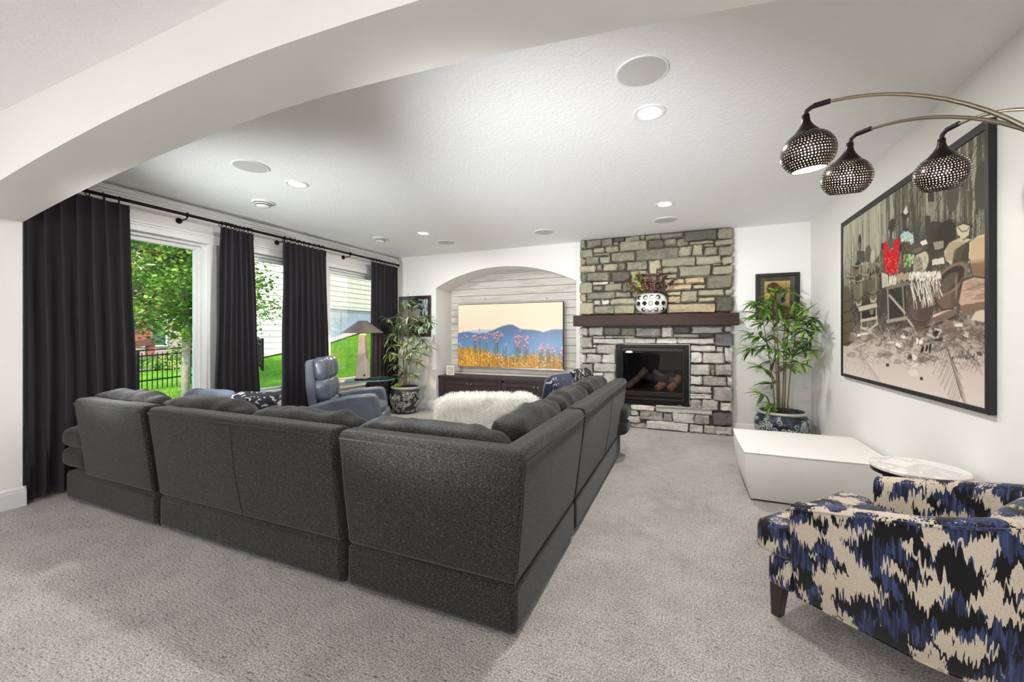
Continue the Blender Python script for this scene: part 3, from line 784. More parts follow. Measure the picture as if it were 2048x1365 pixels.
MB().box(TX0, TX1, TY, TY + .035, TZ0, TZ1).build('housing', M_blackmatte, tv, bevel=.003)
MB().box(-3.2, -2.6, TY + .035, NYB - .004, 1.0, 1.6).build('wall_bracket', M_blackmatte, tv)
MB().box(TX0, TX1, TY - .004, TY + .002, TZ0, TZ0 + .012).build('lower_trim', M_knob, tv)
pc = Pic(300, 170, (240, 232, 200)); rs = pc.rs
yy = np.linspace(0, 1, 170)[:, None] * np.ones((1, 300)); xx = np.ones((170, 1)) * np.linspace(0, 1, 300)[None]
pk = np.clip((yy - .05) / .4, 0, 1) * (.4 + .6 * np.abs(xx - .5) * 1.6)
pc.blend(pk, (246, 214, 190)); pc.blend((pc.field(5, 4, 2) > .5) * pc.field(5, 4, 3) * .35, (236, 232, 196))
rid = [(0, .445), (.1, .425), (.2, .45), (.3, .44), (.38, .385), (.45, .335), (.51, .315), (.55, .318), (.62, .385), (.70, .395), (.76, .40), (.83, .435), (.9, .40), (.95, .39), (1, .395)]
rz_ = np.interp(xx, [p[0] for p in rid], [p[1] for p in rid]) + .006 * pc.field(60, 1, 8)
far = np.interp(xx, [0, .15, .25, .35, .5], [.46, .41, .395, .40, .46])
pc.blend(np.clip((yy - far) * 60, 0, 1) * (xx < .5), (178, 190, 204))
dm = np.clip((yy - rz_) * 45, 0, 1)
mtc = np.stack([np.interp(yy, [.3, .45, .6, .85], [88, 84, 92, 120]), np.interp(yy, [.3, .45, .6, .85], [100, 118, 140, 165]), np.interp(yy, [.3, .45, .6, .85], [124, 158, 186, 205])], -1)
pc.a = pc.a * (1 - dm[..., None]) + mtc * dm[..., None]
pc.blend(dm * pc.field(40, 20, 6) * .18, (130, 130, 150))
gl = np.interp(xx, [0, .1, .25, .4, .5, .6, .7, .85, 1], [.68, .67, .70, .77, .82, .80, .74, .76, .80]) + .05 * (pc.field(40, 3, 9) - .5)
gm = np.clip((yy - gl) * 14, 0, 1)
gc = np.stack([190 + 50 * pc.field(90, 40, 1), 120 + 55 * pc.field(80, 40, 2), 30 + 40 * pc.field(90, 50, 3)], -1)
pc.a = pc.a * (1 - gm[..., None]) + gc * gm[..., None]
for _ in range(900):
    x = rs.rand(); y = np.interp(x, [0, .5, 1], [.7, .82, .78]) + rs.rand() * .3; h_ = .02 + rs.rand() * .07
    pc.line((x, y), (x + (rs.rand() - .5) * .02, y - h_), 1, [(150, 92, 20), (236, 180, 60), (110, 70, 20), (210, 150, 40), (120, 120, 40)][rs.randint(5)], .6)
for _ in range(60):
    x = rs.rand(); pc.line((x, .98), (x, .70 + rs.rand() * .1), 1, (70, 74, 44), .45)
groups = [(.08, .50, 5), (.17, .52, 12), (.23, .50, 10), (.29, .53, 10), (.38, .53, 14), (.41, .50, 10), (.56, .56, 6), (.62, .55, 14), (.68, .54, 10), (.60, .64, 8), (.67, .65, 8), (.80, .68, 16), (.87, .70, 14), (.91, .73, 6), (.985, .70, 12), (.02, .62, 4), (.47, .62, 3), (.40, .78, 4), (.45, .80, 4), (.29, .82, 3)]
for (gx, gy, n) in groups:
    for _ in range(n):
        x = gx + rs.randn() * .018; y = gy + rs.randn() * .04
        pc.line((x, y), (x + rs.randn() * .004, min(1, y + .25)), 1, (84, 92, 78), .55)
        c = [(214, 126, 140), (196, 96, 124), (226, 160, 170), (206, 120, 112)][rs.randint(4)]
        pc.ell(x, y, .008, .014, c, .95, 0, .4); pc.ell(x - .001, y - .006, .004, .006, (248, 214, 220), .8, 0, .5); pc.ell(x + .002, y + .006, .004, .005, (120, 48, 72), .6, 0, .5)
for _ in range(110):
    x = rs.rand(); y = .78 + rs.rand() * .2; pc.ell(x, y, .006, .008, (246, 226, 190), .7, 0, .6)
pc.mesh('screen', lambda u, v: (TX0 + .008 + (TX1 - TX0 - .016) * u, TY - .0015, TZ1 - .010 - (TZ1 - TZ0 - .024) * v), vcol_mat('screen_picture', .80, .3), tv)

# ------------------------------------------------------------------ framed pictures on the back wall
def framed(name, x0, x1, z0, z1, fw, label, fm, pic, matm=None, mw=0.):
    t = thing(name, ((x0 + x1) / 2, YB, z0), label, 'picture')
    b = MB(); ya, yb_ = YB - .035, YB
    b.box(x0, x0 + fw, ya, yb_, z0, z1).box(x1 - fw, x1, ya, yb_, z0, z1).box(x0 + fw, x1 - fw, ya, yb_, z1 - fw, z1).box(x0 + fw, x1 - fw, ya, yb_, z0, z0 + fw)
    b.build('frame', fm, t, bevel=.006)
    if matm: MB().box(x0 + fw - .003, x1 - fw + .003, YB - .016, YB - .004, z0 + fw - .003, z1 - fw + .003).build('mount', matm, t)
    ax0, ax1, az0, az1 = x0 + fw + mw, x1 - fw - mw, z0 + fw + mw, z1 - fw - mw
    pic.mesh('print', lambda u, v: (ax0 + (ax1 - ax0) * u, YB - .0175, az1 - (az1 - az0) * v), vcol_mat(name + '_print', 0, .25, .4), t)
    MB().box(x0 + fw - .003, x1 - fw + .003, YB - .024, YB - .0225, z0 + fw - .003, z1 - fw + .003).build('glazing', glass_mat(name + '_glass', (1, 1, 1, 1), .05), t)
    return t
p1 = Pic(70, 80, (206, 180, 112)); p1.blend(p1.field(20, 24, 3) * .5, (168, 132, 70))
p1.ell(.35, .25, .26, .2, (70, 48, 34)); p1.ell(.55, .3, .18, .14, (120, 72, 44)); p1.ell(.45, .45, .2, .2, (96, 62, 44)); p1.ell(.6, .55, .12, .2, (220, 210, 190))
for k in range(9): p1.line((.42 + .03 * k, .3), (.46 + .03 * k, .75), 1.4, (36, 30, 28), .8)
p1.ell(.72, .62, .08, .1, (36, 60, 92)); p1.ell(.6, .85, .3, .1, (92, 60, 44)); p1.poly([(0, .9), (1, .85), (1, 1), (0, 1)], (120, 84, 48))
framed('ornate_framed_print', .822, 1.303, 1.52, 2.113, .046, 'small picture in a black studded frame behind the tall bamboo plant', mat('black_studded', (20, 18, 18), .4, bump=.8, bscale=70, bdist=.008), p1, mat('mount_dark', (74, 70, 62), .8, var=.5, vscale=6, stretch=(3, 1, .2)), .055)
p2 = Pic(80, 90, (52, 52, 60)); p2.poly([(.1, .12), (.62, .05), (.62, .95), (.1, .95)], (78, 78, 86)); p2.poly([(.2, .3), (.62, .3), (.62, .8), (.2, .8)], (186, 176, 160))
p2.poly([(.62, .0), (1, .0), (1, 1), (.62, 1)], (214, 220, 222)); p2.blend((p2.field(12, 14, 4) > .62) * (np.linspace(0, 1, 80)[None] > .6), (58, 82, 74)); p2.blend((p2.field(16, 14, 9) > .6) * (np.linspace(0, 1, 90)[:, None] > .6), (40, 46, 44))  # pale part with leaf colours: reflection in the glass put into the print
for k in range(20): p2.line((rs.rand() * .4 + .6, rs.rand()), (rs.rand() * .4 + .6, rs.rand()), 1.3, (46, 66, 58), .8)
framed('dark_framed_picture', -4.866, -4.18, 1.288, 2.022, .058, 'picture in a dark brown stepped frame behind the plant in the window corner', mat('frame_brown', (44, 34, 30), .4, coat=.3), p2)
# ================================================================== curtains on the window wall
XC, ZR = -4.797, 2.577
rod = thing('curtain_rod', (XC, 3.7, ZR), 'long black curtain rod running above the three windows', 'curtain rod')
MB().tube([(XC, AY1 + .012, ZR), (XC, 6.03, ZR)], .0155, 14).build('pole', M_black, rod, smooth=True)
MB().lathe([(.0, 0), (.022, .004), (.022, .03), (.016, .04), (.016, .05)], (0, 0, 0), 16, False, False)
fin = MB().lathe([(.001, 0), (.02, .002), (.024, .01), (.024, .035), (.018, .045), (.018, .06)], (0, 0, 0), 16, True, True)
rm = Matrix.Rotation(PI / 2, 4, 'X'); rm.translation = Vector((XC, 6.06, ZR)); fin.v = [rm @ p for p in fin.v]
fin.build('finial', M_black, rod, smooth=True, auto=40)
for by in (2.63, 3.76, 4.89):
    b = MB().tube([(XL, by, ZR - .045), (XL + .012, by, ZR - .045)], .030, 18).tube([(XL + .01, by, ZR - .045), (XC - .02, by, ZR - .042), (XC, by, ZR - .03), (XC, by, ZR - .02)], .007, 8)
    b.tube([(XC + .021 * math.cos(t), by, ZR + .021 * math.sin(t)) for t in [PI * 2 * k / 16 for k in range(17)]], .006, 6)
    b.build('bracket', M_black, rod, smooth=True, auto=40)
def curtain(ty0, ty1, by0, by1, folds, rings, label, seed, amp=.040, zb=.03):
    r = random.Random(seed); cy = (ty0 + ty1) / 2
    t = thing('curtain', (XC, cy, 0), label, 'curtain', None)
    ph = [r.uniform(-.5, .5) for _ in range(folds + 2)]
    wp = [r.uniform(-.035, .035) for _ in range(3)]
    def P(u, v):
        u = min(1, max(0, u + wp[0] * math.sin(PI * u) + wp[1] * math.sin(2 * PI * u) + wp[2] * math.sin(3 * PI * u)))
        zt = ZR - .046; z = zt + (zb - zt) * v
        y0 = ty0 + (by0 - ty0) * v ** 1.15; y1 = ty1 + (by1 - ty1) * v ** 1.15
        w = u * folds; k = int(min(folds - 1, w)); jit = ph[k] * (1 - (w - k)) + ph[k + 1] * (w - k)
        a = amp * (.45 + .55 * min(1, v * 3)) * (.75 + .35 * jit)
        off = a * math.sin(2 * PI * (w + .12 * jit)) + a * .35 * math.sin(4 * PI * w + jit * 4) * v
        y = y0 + (y1 - y0) * u + .010 * math.cos(2 * PI * w) * (y1 - y0) * 2
        y += .012 * noise.noise(Vector((u * 5, v * 2.5, seed)))
        return Vector((XC + .012 + off + .012 * noise.noise(Vector((u * 7, v * 3, seed + 4))), y, z))
    c = MB().grid(P, folds * 14, 40).build('panel', M_curtain, t, smooth=True)
    so = c.modifiers.new('cloth', 'SOLIDIFY'); so.thickness = .004; so.offset = 0
    MB().grid(lambda u, v: P(u, v * .028) + Vector((.006, 0, 0)), folds * 10, 2).build('header_tape', M_curtain, t, smooth=True)
    for k in range(rings):
        u = (k + .5) / rings; y = ty0 + (ty1 - ty0) * u
        b = MB().tube([(XC + .030 * math.cos(a), y + .010 * math.sin(a + k), ZR - .010 + .030 * math.sin(a)) for a in [2 * PI * q / 18 for q in range(18)]], .0045, 6, closed=True)
        b.tube([(XC, y, ZR - .033), (XC, y, ZR - .05)], .003, 5)
        b.build('ring', M_black, t, smooth=True)
    return t
curtain(1.465, 2.125, 1.468, 2.20, 7, 6, 'widest black curtain, hanging from the pier beside the sofa arm', 1, .035)
curtain(2.945, 3.325, 2.84, 3.45, 7, 9, 'black curtain between the tree window and the middle window', 2)
curtain(3.715, 4.40, 3.70, 4.50, 8, 9, 'black curtain behind the blue leather recliner', 3)
curtain(5.325, 5.985, 5.31, 6.00, 7, 8, 'black curtain in the corner behind the leafy plant', 4, .034)

# ================================================================== sectional sofa
SZ0 = .03
def slab_back(run, a, b, out0, inn, name, parent, zlo=.255, zhi=.85, d=.07, th=.15):
    """leaning back panel. run 'x': length along X, outer face at Y=out0 (lower), leaning to smaller Y; run 'y': length along Y, outer face X=out0 leaning to larger X"""
    sg = -1 if run == 'x' else 1
    prof = [(out0, zlo), (out0 + sg * d * .5, (zlo + zhi) / 2), (out0 + sg * d, zhi - .03), (out0 + sg * (d - .02), zhi), (out0 - sg * (th - d) + sg * .03, zhi), (out0 - sg * (th - d), zhi - .03), (out0 - sg * th, zlo)]
    m = MB(); n = 14; vs = []; fs = []; k = len(prof)
    for i in range(n + 1):
        q = a + (b - a) * i / n
        bul = .012 * math.sin(PI * i / n) ** .5
        for j, (p, zz) in enumerate(prof):
            pp = p + (sg * bul if j in (1,) else 0)
            zz2 = zz + (.006 * noise.noise(Vector((q * 3, j, 2))) if zz > zhi - .05 else 0)
            vs.append((q, pp, zz2) if run == 'x' else (pp, q, zz2))
    for i in range(n):
        for j in range(k):
            jj = (j + 1) % k; fs.append((i * k + j, i * k + jj, (i + 1) * k + jj, (i + 1) * k + j))
    fs.append(tuple(range(k))[::-1]); fs.append(tuple(n * k + j for j in range(k)))
    m.add(vs, fs); o = m.build(name, M_sofa, parent, bevel=.022, seg=3)
    # welt along the top of the outer face
    yw = out0 + sg * (d + .004); zw = zhi - .035
    pth = [((a + .015 + (b - a - .03) * i / 20), yw, zw) if run == 'x' else (yw, (a + .015 + (b - a - .03) * i / 20), zw) for i in range(21)]
    MB().tube(pth, .003, 5).build('welt', M_sofa, o, smooth=True)
    return o
def base_box(x0, x1, y0, y1, parent, z1=.25):
    o = MB().box(x0, x1, y0, y1, SZ0, z1).build('base', M_sofa, parent, bevel=.03, seg=3)
    return o
def foot(x, y, parent):
    MB().lathe([(.022, 0), (.028, .035)], (x, y, 0), 12).build('foot', M_blackmatte, parent)
def cushion(parent, name, c, hx, hy, hz, rz=0., tilt=0., seed=0, m=None, n=22, e=4.2, puff=.42, wr=.022, wf=11.):
    M = Matrix.Translation(Vector(c)) @ Matrix.Rotation(rz, 4, 'Z') @ Matrix.Rotation(tilt, 4, 'X')
    return MB().blob(hx, hy, hz, M=M, n=n, e=e, puff=puff, wr=wr, wf=wf, seed=seed).build(name, m or M_sofa, parent, smooth=True)
def seat(parent, c, hx, hy, seed): cushion(parent, 'seat_cushion', c, hx, hy, .10, seed=seed, n=10, e=6, puff=0, wr=.006)
YS, XS = 1.62, -.672
sl = thing('sofa_end_section', (-3.9, 2.05, 0), 'charcoal sofa section with stacked arm pads at the curtain end', 'sofa')
base_box(-4.535, -3.305, YS, YS + .95, sl)
slab_back('x', -4.225, -3.332, YS, 0, 'back', sl)
for (x, y) in ((-4.45, 1.7), (-3.38, 1.7), (-4.45, 2.5), (-3.38, 2.5)): foot(x, y, sl)
seat(sl, (-3.76, 2.10, .345), .45, .46, 1)
for k, zz in enumerate((.340, .497)):
    M = Matrix.Translation(Vector((-4.48, 2.09, zz)))
    MB().blob(.26, .46, .088, M=M, n=12, e=4.5, wr=.006, wf=6, seed=k).build('arm_pad', M_sofa, sl, smooth=True)
cushion(sl, 'back_cushion', (-3.955, 1.81, .68), .455, .13, .215, 0, .16, 2.1)
lab = MB().box(-4.54, -4.536, 1.66, 1.672, .10, .19).build('tag', M_ring, sl)
smid = thing('sofa_middle_section', (-2.45, 2.05, 0), 'wide charcoal sofa section between the two gaps, with two back cushions', 'sofa')
base_box(-3.268, -1.648, YS, YS + .95, smid)
bo = slab_back('x', -3.262, -1.650, YS, 0, 'back', smid)
MB().tube([(-2.42, YS - .002 - .072 * (k / 10) - .012 * math.sin(PI * k / 10), .265 + .54 * k / 10) for k in range(11)], .0018, 5).build('seam', M_sofa, bo, smooth=True)
for (x, y) in ((-3.2, 1.7), (-1.72, 1.7), (-3.2, 2.5), (-1.72, 2.5)): foot(x, y, smid)
seat(smid, (-2.87, 2.12, .345), .40, .46, 3); seat(smid, (-2.05, 2.12, .345), .40, .46, 4)
cushion(smid, 'back_cushion', (-3.02, 1.81, .68), .46, .13, .215, .0, .16, 4.3)
cushion(smid, 'back_cushion', (-2.10, 1.81, .675), .46, .13, .215, .0, .16, 6.7)
sc = thing('sofa_corner_section', (-1.15, 2.1, 0), 'charcoal corner section of the sofa with backs on two sides', 'sofa')
base_box(-1.618, XS, YS, 2.635, sc)
def corner_back(parent, xa, yb, zlo=.255, zhi=.85, d=.07, th=.15):
    prof = [(0, zlo), (d * .5 + .006, (zlo + zhi) / 2), (d, zhi - .03), (d - .02, zhi), (-(th - d) + .03, zhi), (-(th - d), zhi - .03), (-th, zlo)]
    vs = []; fs = []; k = len(prof); n1 = 8
    st = [('x', xa + (XS - xa) * i / n1) for i in range(n1)] + [('c', 0)] + [('y', YS + (yb - YS) * i / n1) for i in range(1, n1 + 1)]
    for (kind, q) in st:
        for (o_, zz) in prof:
            if kind == 'x': vs.append((min(q, XS + o_), YS - o_, zz))
            elif kind == 'c': vs.append((XS + o_, YS - o_, zz))
            else: vs.append((XS + o_, max(q, YS - o_), zz))
    for i in range(len(st) - 1):
        for j in range(k):
            jj = (j + 1) % k; fs.append((i * k + j, i * k + jj, (i + 1) * k + jj, (i + 1) * k + j))
    fs.append(tuple(range(k))[::-1]); fs.append(tuple((len(st) - 1) * k + j for j in range(k)))
    o = MB().add(vs, fs).build('back', M_sofa, parent, bevel=.02, seg=3)
    w = d + .004
    MB().tube([(xa + .015, YS - w, zhi - .035), (XS + w, YS - w, zhi - .035), (XS + w, yb - .015, zhi - .035)], .003, 5).build('welt', M_sofa, o, smooth=True)
    MB().tube([(XS + w * q, YS - w * q, zlo + (zhi - .035 - zlo) * q) for q in [i / 8 for i in range(9)]], .003, 5).build('welt', M_sofa, o, smooth=True)
corner_back(sc, -1.605, 2.618)
for (x, y) in ((-1.55, 1.7), (-.75, 1.7), (-1.55, 2.55), (-.75, 2.55)): foot(x, y, sc)
seat(sc, (-1.22, 2.18, .345), .38, .42, 5)
cushion(sc, 'back_cushion', (-1.225, 1.815, .675), .47, .135, .205, .0, .16, 8.9)
cushion(sc, 'back_cushion', (-.875, 2.28, .695), .42, .13, .215, PI / 2, .16, 10.3)
sr = thing('sofa_side_section', (-1.1, 3.6, 0), 'charcoal sofa section running towards the stone fireplace', 'sofa')
base_box(-1.618, XS, 2.655, 4.64, sr)
bo = slab_back('y', 2.645, 4.645, XS, 0, 'back', sr)
MB().tube([(XS + .002 + .072 * (k / 10) + .012 * math.sin(PI * k / 10), 3.66, .265 + .54 * k / 10) for k in range(11)], .0018, 5).build('seam', M_sofa, bo, smooth=True)
for (x, y) in ((-1.55, 2.74), (-.75, 2.74), (-1.55, 4.55), (-.75, 4.55)): foot(x, y, sr)
seat(sr, (-1.25, 3.06, .345), .38, .40, 7); seat(sr, (-1.25, 3.88, .345), .38, .40, 8)
cushion(sr, 'back_cushion', (-.875, 3.08, .70), .42, .13, .215, PI / 2, .16, 12.1)
cushion(sr, 'back_cushion', (-.875, 3.93, .705), .43, .13, .215, PI / 2, .16, 14.4)
for k, zz in enumerate((.340, .497)):
    M = Matrix.Translation(Vector((-1.10, 4.55, zz)))
    MB().blob(.535, .22, .088, M=M, n=12, e=4.5, wr=.006, wf=6, seed=k + 5).build('arm_pad', M_sofa, sr, smooth=True)

# ------------------------------------------------------------------ throw pillows
def pillow(name, c, hx, hz, rz, tilt, label, m, lean=0., th=.085):
    t = thing(name, c, label, 'pillow')
    M = Matrix.Translation(Vector(c)) @ Matrix.Rotation(rz, 4, 'Z') @ Matrix.Rotation(tilt, 4, 'X') @ Matrix.Rotation(lean, 4, 'Y')
    o = MB().blob(hx, th, hz, M=M, n=12, e=5., puff=.85, wr=.012, wf=9, seed=c[0] * 7).build('cover', m, t, smooth=True)
    pth = []
    for k in range(40):
        a = 2 * PI * k / 40; q = (abs(math.cos(a)) ** 5 + abs(math.sin(a)) ** 5) ** .2
        pth.append(M @ Vector((hx * math.cos(a) / q * 1.005, 0, hz * math.sin(a) / q * 1.005)))
    MB().tube(pth, .005, 5, closed=True).build('piping', m, t, smooth=True)
    return t
kn = N('navy_print'); v = kn.co(); f = kn.noise(v, 9, 2, .5, 1.5); g = kn.noise(kn.co((30, 30, 8)), 1.5, 1)
msk = kn.math('MULTIPLY', kn.math('GREATER_THAN', f, .60), kn.math('GREATER_THAN', g, .46))
kn.set(Base_Color=kn.mix(msk, lin((34, 40, 72)), lin((196, 196, 198))), Roughness=.8); kn.b.inputs['Sheen Weight'].default_value = .4
M_navy = kn.m
M_greyblue = mat('grey_blue_cloth', (104, 112, 128), .85, var=.15, vscale=14, bump=.2, bscale=300)
kn2 = N('black_leaf_print'); f = kn2.noise(kn2.co(), 14, 2, .5, 2.)
kn2.set(Base_Color=kn2.mix(kn2.math('GREATER_THAN', f, .56), lin((28, 28, 36)), lin((178, 178, 182))), Roughness=.85)
pillow('throw_pillow', (-3.62, 2.16, .675), .22, .20, .12, -.35, 'grey-blue throw pillow on the sofa below the tree window', M_greyblue)
pillow('throw_pillow', (-4.02, 2.26, .645), .22, .20, -.1, -.30, 'dark blue throw pillow lowest in the group below the tree window', M_navy)
pillow('throw_pillow', (-3.20, 2.22, .670), .22, .20, .3, -.30, 'dark patterned throw pillow nearest the middle window', kn2.m)
pillow('throw_pillow', (-1.17, 3.86, .73), .22, .22, 1.25, .25, 'navy throw pillow with white print leaning on the sofa near the fireplace', M_navy)
pillow('throw_pillow', (-1.04, 4.20, .77), .21, .21, 1.35, .2, 'black and grey patterned throw pillow behind the navy one', kn2.m)

# ------------------------------------------------------------------ white fur seat
fu = thing('fur_lounge_seat', (-2.27, 4.58, 0), 'low wide seat covered in long white shaggy fur', 'seat', rz=math.radians(29))
M_fur = mat('white_fur', (252, 248, 240), .9, var=.05, vscale=9)
Mf = XF[fu.name]
def furry(name, hx, hy, hz, c, n, L, dens):
    b = MB().blob(hx, hy, hz, c=c, n=12, e=5., wr=.012, wf=5)
    b.build(name, M_fur, fu, smooth=True, local=True)
    r = random.Random(hash(name) % 99 if False else len(name)); st = MB()
    tris = []
    for f_ in b.f: tris.append((b.v[f_[0]], b.v[f_[1]], b.v[f_[2]], b.v[f_[3]]))
    areas = [((q[1] - q[0]).cross(q[3] - q[0])).length for q in tris]; tot = sum(areas)
    vs = []; fs = []
    for q, ar in zip(tris, areas):
        k = dens * ar / tot; k = int(k) + (1 if r.random() < k - int(k) else 0)
        nn = (q[1] - q[0]).cross(q[3] - q[0]); nn.normalize()
        if nn.dot((q[0] + q[2]) / 2 - Vector(c)) < 0: nn = -nn
        for _ in range(k):
            u, w = r.random(), r.random(); p = q[0].lerp(q[1], u).lerp(q[3].lerp(q[2], u), w)
            clump = Vector((noise.noise(p * 9), noise.noise(p * 9 + Vector((5, 3, 1))), noise.noise(p * 9 + Vector((1, 8, 4)))))
            d = (nn * .75 + clump * 1.1 + Vector((r.uniform(-.3, .3), r.uniform(-.3, .3), r.uniform(-.3, .3)))).normalized()
            l = L * r.uniform(.6, 1.15); sd = d.cross(Vector((r.uniform(-1, 1), r.uniform(-1, 1), r.uniform(-1, 1)))); sd.normalize(); wd = r.uniform(.0012, .0024)
            drp = Vector((0, 0, -l * .28))
            o = len(vs); vs += [p - sd * wd, p + sd * wd, p + d * l * .5 + sd * wd * .8, p + d * l * .5 - sd * wd * .8, p + d * l + drp]
            fs += [(o, o + 1, o + 2, o + 3), (o + 3, o + 2, o + 4)]
    st.v = vs; st.f = fs
    return stuff(st.build('fur', M_fur, fu, local=True))
# local frame: x along the back, y towards the television
furry('backrest', .60, .11, .27, (0, -.30, .36), 12, .065, 15000)
furry('seat_pad', .58, .33, .17, (0, .12, .24), 12, .065, 9000)
for sx in (-.5, .5):
    for sy in (-.3, .38): MB().lathe([(.018, 0), (.024, .12)], (sx, sy, 0), 10).build('leg', M_blackmatte, fu, local=True)

# ================================================================== recliner
RZ = math.atan2(.55, .83)
rc = thing('leather_recliner', (-4.005, 4.075, 0), 'slate blue leather recliner with tufted back facing away from the window', 'recliner', rz=RZ)
def leather(name, rgb):
    k = N(name); c = lin(rgb); v = k.co(); a = k.noise(v, 5, 4, .6, .5); b = k.noise(v, 90, 3, .7)
    k.set(Base_Color=k.ramp(a, [(.3, scl(c, .7)), (.55, c), (.8, scl(c, 1.35))]), Roughness=.30)
    k.b.inputs['Specular IOR Level'].default_value = .6
    k.bump(k.math('ADD', b, k.math('MULTIPLY', a, 2)), .12, .004); return k.m
M_lea = leather('blue_leather', (90, 98, 110))
def armp(side):
    pr = [(-.42, .16), (-.45, .44), (-.40, .475), (-.2, .535), (.05, .585), (.30, .607), (.365, .600), (.395, .57), (.425, .42), (.445, .25), (.45, .16), (.42, .08), (-.40, .08)]
    return MB().prism(pr, 'y', side * .355 - .06, side * .355 + .06).build('arm', M_lea, rc, bevel=.03, seg=3, local=True)
armp(1); armp(-1)
MB().box(-.38, .42, -.30, .30, .09, .30).build('seat_base', M_lea, rc, bevel=.03, seg=3, local=True)
MB().blob(.40, .285, .085, c=(.06, 0, .375), n=10, e=4.5, wr=.006).build('seat_cushion', M_lea, rc, smooth=True, local=True)
MB().blob(.06, .285, .13, c=(.43, 0, .24), n=8, e=4).build('footrest', M_lea, rc, smooth=True, local=True)
Mb = Matrix.Translation(Vector((-.30, 0, .40))) @ Matrix.Rotation(math.radians(-4), 4, 'Y')
sh = MB().prism([(-.10, -.08), (-.13, .30), (-.12, .60), (-.09, .63), (-.04, .63), (-.02, .58), (-.02, -.08)], 'y', -.30, .30)
sh.v = [Mb @ p for p in sh.v]; sh.build('back_shell', M_lea, rc, bevel=.025, seg=3, local=True)
for (z0, hz, hx, nm) in ((.50, .145, .095, 'head_cushion'), (.245, .145, .10, 'back_cushion')):
    for k in range(3):
        MB().blob(hx, .105, hz, M=Mb @ Matrix.Translation(Vector((.045, (k - 1) * .188, z0))), n=9, e=3., wr=.012, wf=14, seed=k + z0 * 9).build(nm, M_lea, rc, smooth=True, local=True)
MB().blob(.09, .28, .08, M=Mb @ Matrix.Translation(Vector((.06, 0, .06))), n=9, e=3.2, wr=.01, wf=12).build('lumbar_cushion', M_lea, rc, smooth=True, local=True)
MB().lathe([(.25, 0), (.26, .02), (.06, .05), (.05, .10)], (0, 0, 0), 28).build('swivel_base', M_black, rc, local=True, smooth=True, auto=40)

# ================================================================== glass table, lamp
GT = (-4.47, 5.0)
gt = thing('glass_side_table', (*GT, 0), 'glass side table with dark curved legs between recliner and corner plant', 'table')
M_tglass = N('table_glass'); 
k = M_tglass
tr = k.n('BsdfTransparent'); tr.inputs[0].default_value = (.72, .86, .86, 1); gl_ = k.n('BsdfGlossy'); gl_.inputs['Roughness'].default_value = .02
lw = k.n('LayerWeight'); lw.inputs[0].default_value = .35; mx = k.n('MixShader'); k.l(lw.outputs['Fresnel'], mx.inputs[0]); k.l(tr.outputs[0], mx.inputs[1]); k.l(gl_.outputs[0], mx.inputs[2]); k.l(mx.outputs[0], k.out.inputs['Surface'])
out = []
for i in range(48):
    a = 2 * PI * i / 48; rr = .325 * (1 + .10 * math.cos(3 * a + .4) + .14 * math.cos(2 * a - .7))
    out.append((GT[0] + rr * .82 * math.cos(a), GT[1] + rr * 1.22 * math.sin(a)))
MB().prism(out, 'z', .628, .646).build('top', k.m, gt, bevel=.006)
M_edge = mat('glass_edge_teal', (120, 168, 170), .12)
MB().tube([(p[0], p[1], .637) for p in out], .0055, 6, closed=True).build('edge', M_edge, gt, smooth=True)
for (a0, bx_d, by_d) in ((0, .17, -.26), (1, -.08, .02), (2, .13, .28)):
    x0, y0_ = GT[0] + bx_d * .9, GT[1] + by_d * .95
    pth = [(x0, y0_, .622), (x0 - .04 * (bx_d > 0), y0_ * .94 + GT[1] * .06, .58), (GT[0] + bx_d * .45, GT[1] + by_d * .5, .45), (GT[0] + bx_d * .3, GT[1] + by_d * .35, .28), (GT[0] + bx_d * .6, GT[1] + by_d * .6, .10), (GT[0] + bx_d * .85, GT[1] + by_d * .8, .0)]
    MB().tube(pth, [.014, .02, .026, .026, .02, .014], 10).build('leg', M_blackmatte, gt, smooth=True)
LPX, LPY = -4.53, 4.87
tl = thing('cone_table_lamp', (LPX, LPY, .648), 'table lamp with wide conical pewter shade on a tapered stone base', 'table lamp')
M_pew = mat('pewter', (128, 118, 112), .42, .75, var=.12, vscale=6)
M_stone_base = mat('lamp_stone', (186, 172, 160), .6, var=.08, vscale=14, bump=.1, bscale=80)
ps = []
for (hwid, zz) in ((.086, .662), (.042, 1.335)):
    for q in range(4): a = math.radians(24) + q * PI / 2 + PI / 4; ps.append((LPX + hwid * 1.414 * math.cos(a), LPY + hwid * 1.414 * math.sin(a), zz))
MB().add(ps, [(3, 2, 1, 0), (4, 5, 6, 7), (0, 1, 5, 4), (1, 2, 6, 5), (2, 3, 7, 6), (3, 0, 4, 7)]).build('base', M_stone_base, tl, bevel=.01, seg=3)
pl = MB().box(-.094, .094, -.094, .094, .648, .666); Mz = Matrix.Translation(Vector((LPX, LPY, 0))) @ Matrix.Rotation(math.radians(24), 4, 'Z'); pl.v = [Mz @ p for p in pl.v]
pl.build('plinth', M_blackmatte, tl, bevel=.003)
sh = [(.300, 1.350), (.304, 1.354), (.075, 1.530), (.066, 1.538), (.0, 1.538)]
MB().lathe([(r_, z_) for r_, z_ in sh], (LPX, LPY, 0), 48, False, False).lathe([(.296, 1.352), (.070, 1.522), (0, 1.530)], (LPX, LPY, 0), 48, False, False).build('shade', M_pew, tl, smooth=True, auto=30)
kd = Vector((LPX, LPY, .72)); dirc = (Vector((0, 0, 0)) - Vector((LPX, LPY, 0))).normalized(); dirc.z = 0
q = MB().lathe([(.014, 0), (.014, .012), (.010, .016), (.001, .016)], (0, 0, 0), 14, False, False); rm = dirc.to_track_quat('Z', 'Y').to_matrix().to_4x4(); rm.translation = kd + dirc * .096 + Vector((.012, .02, 0)); q.v = [rm @ p for p in q.v]
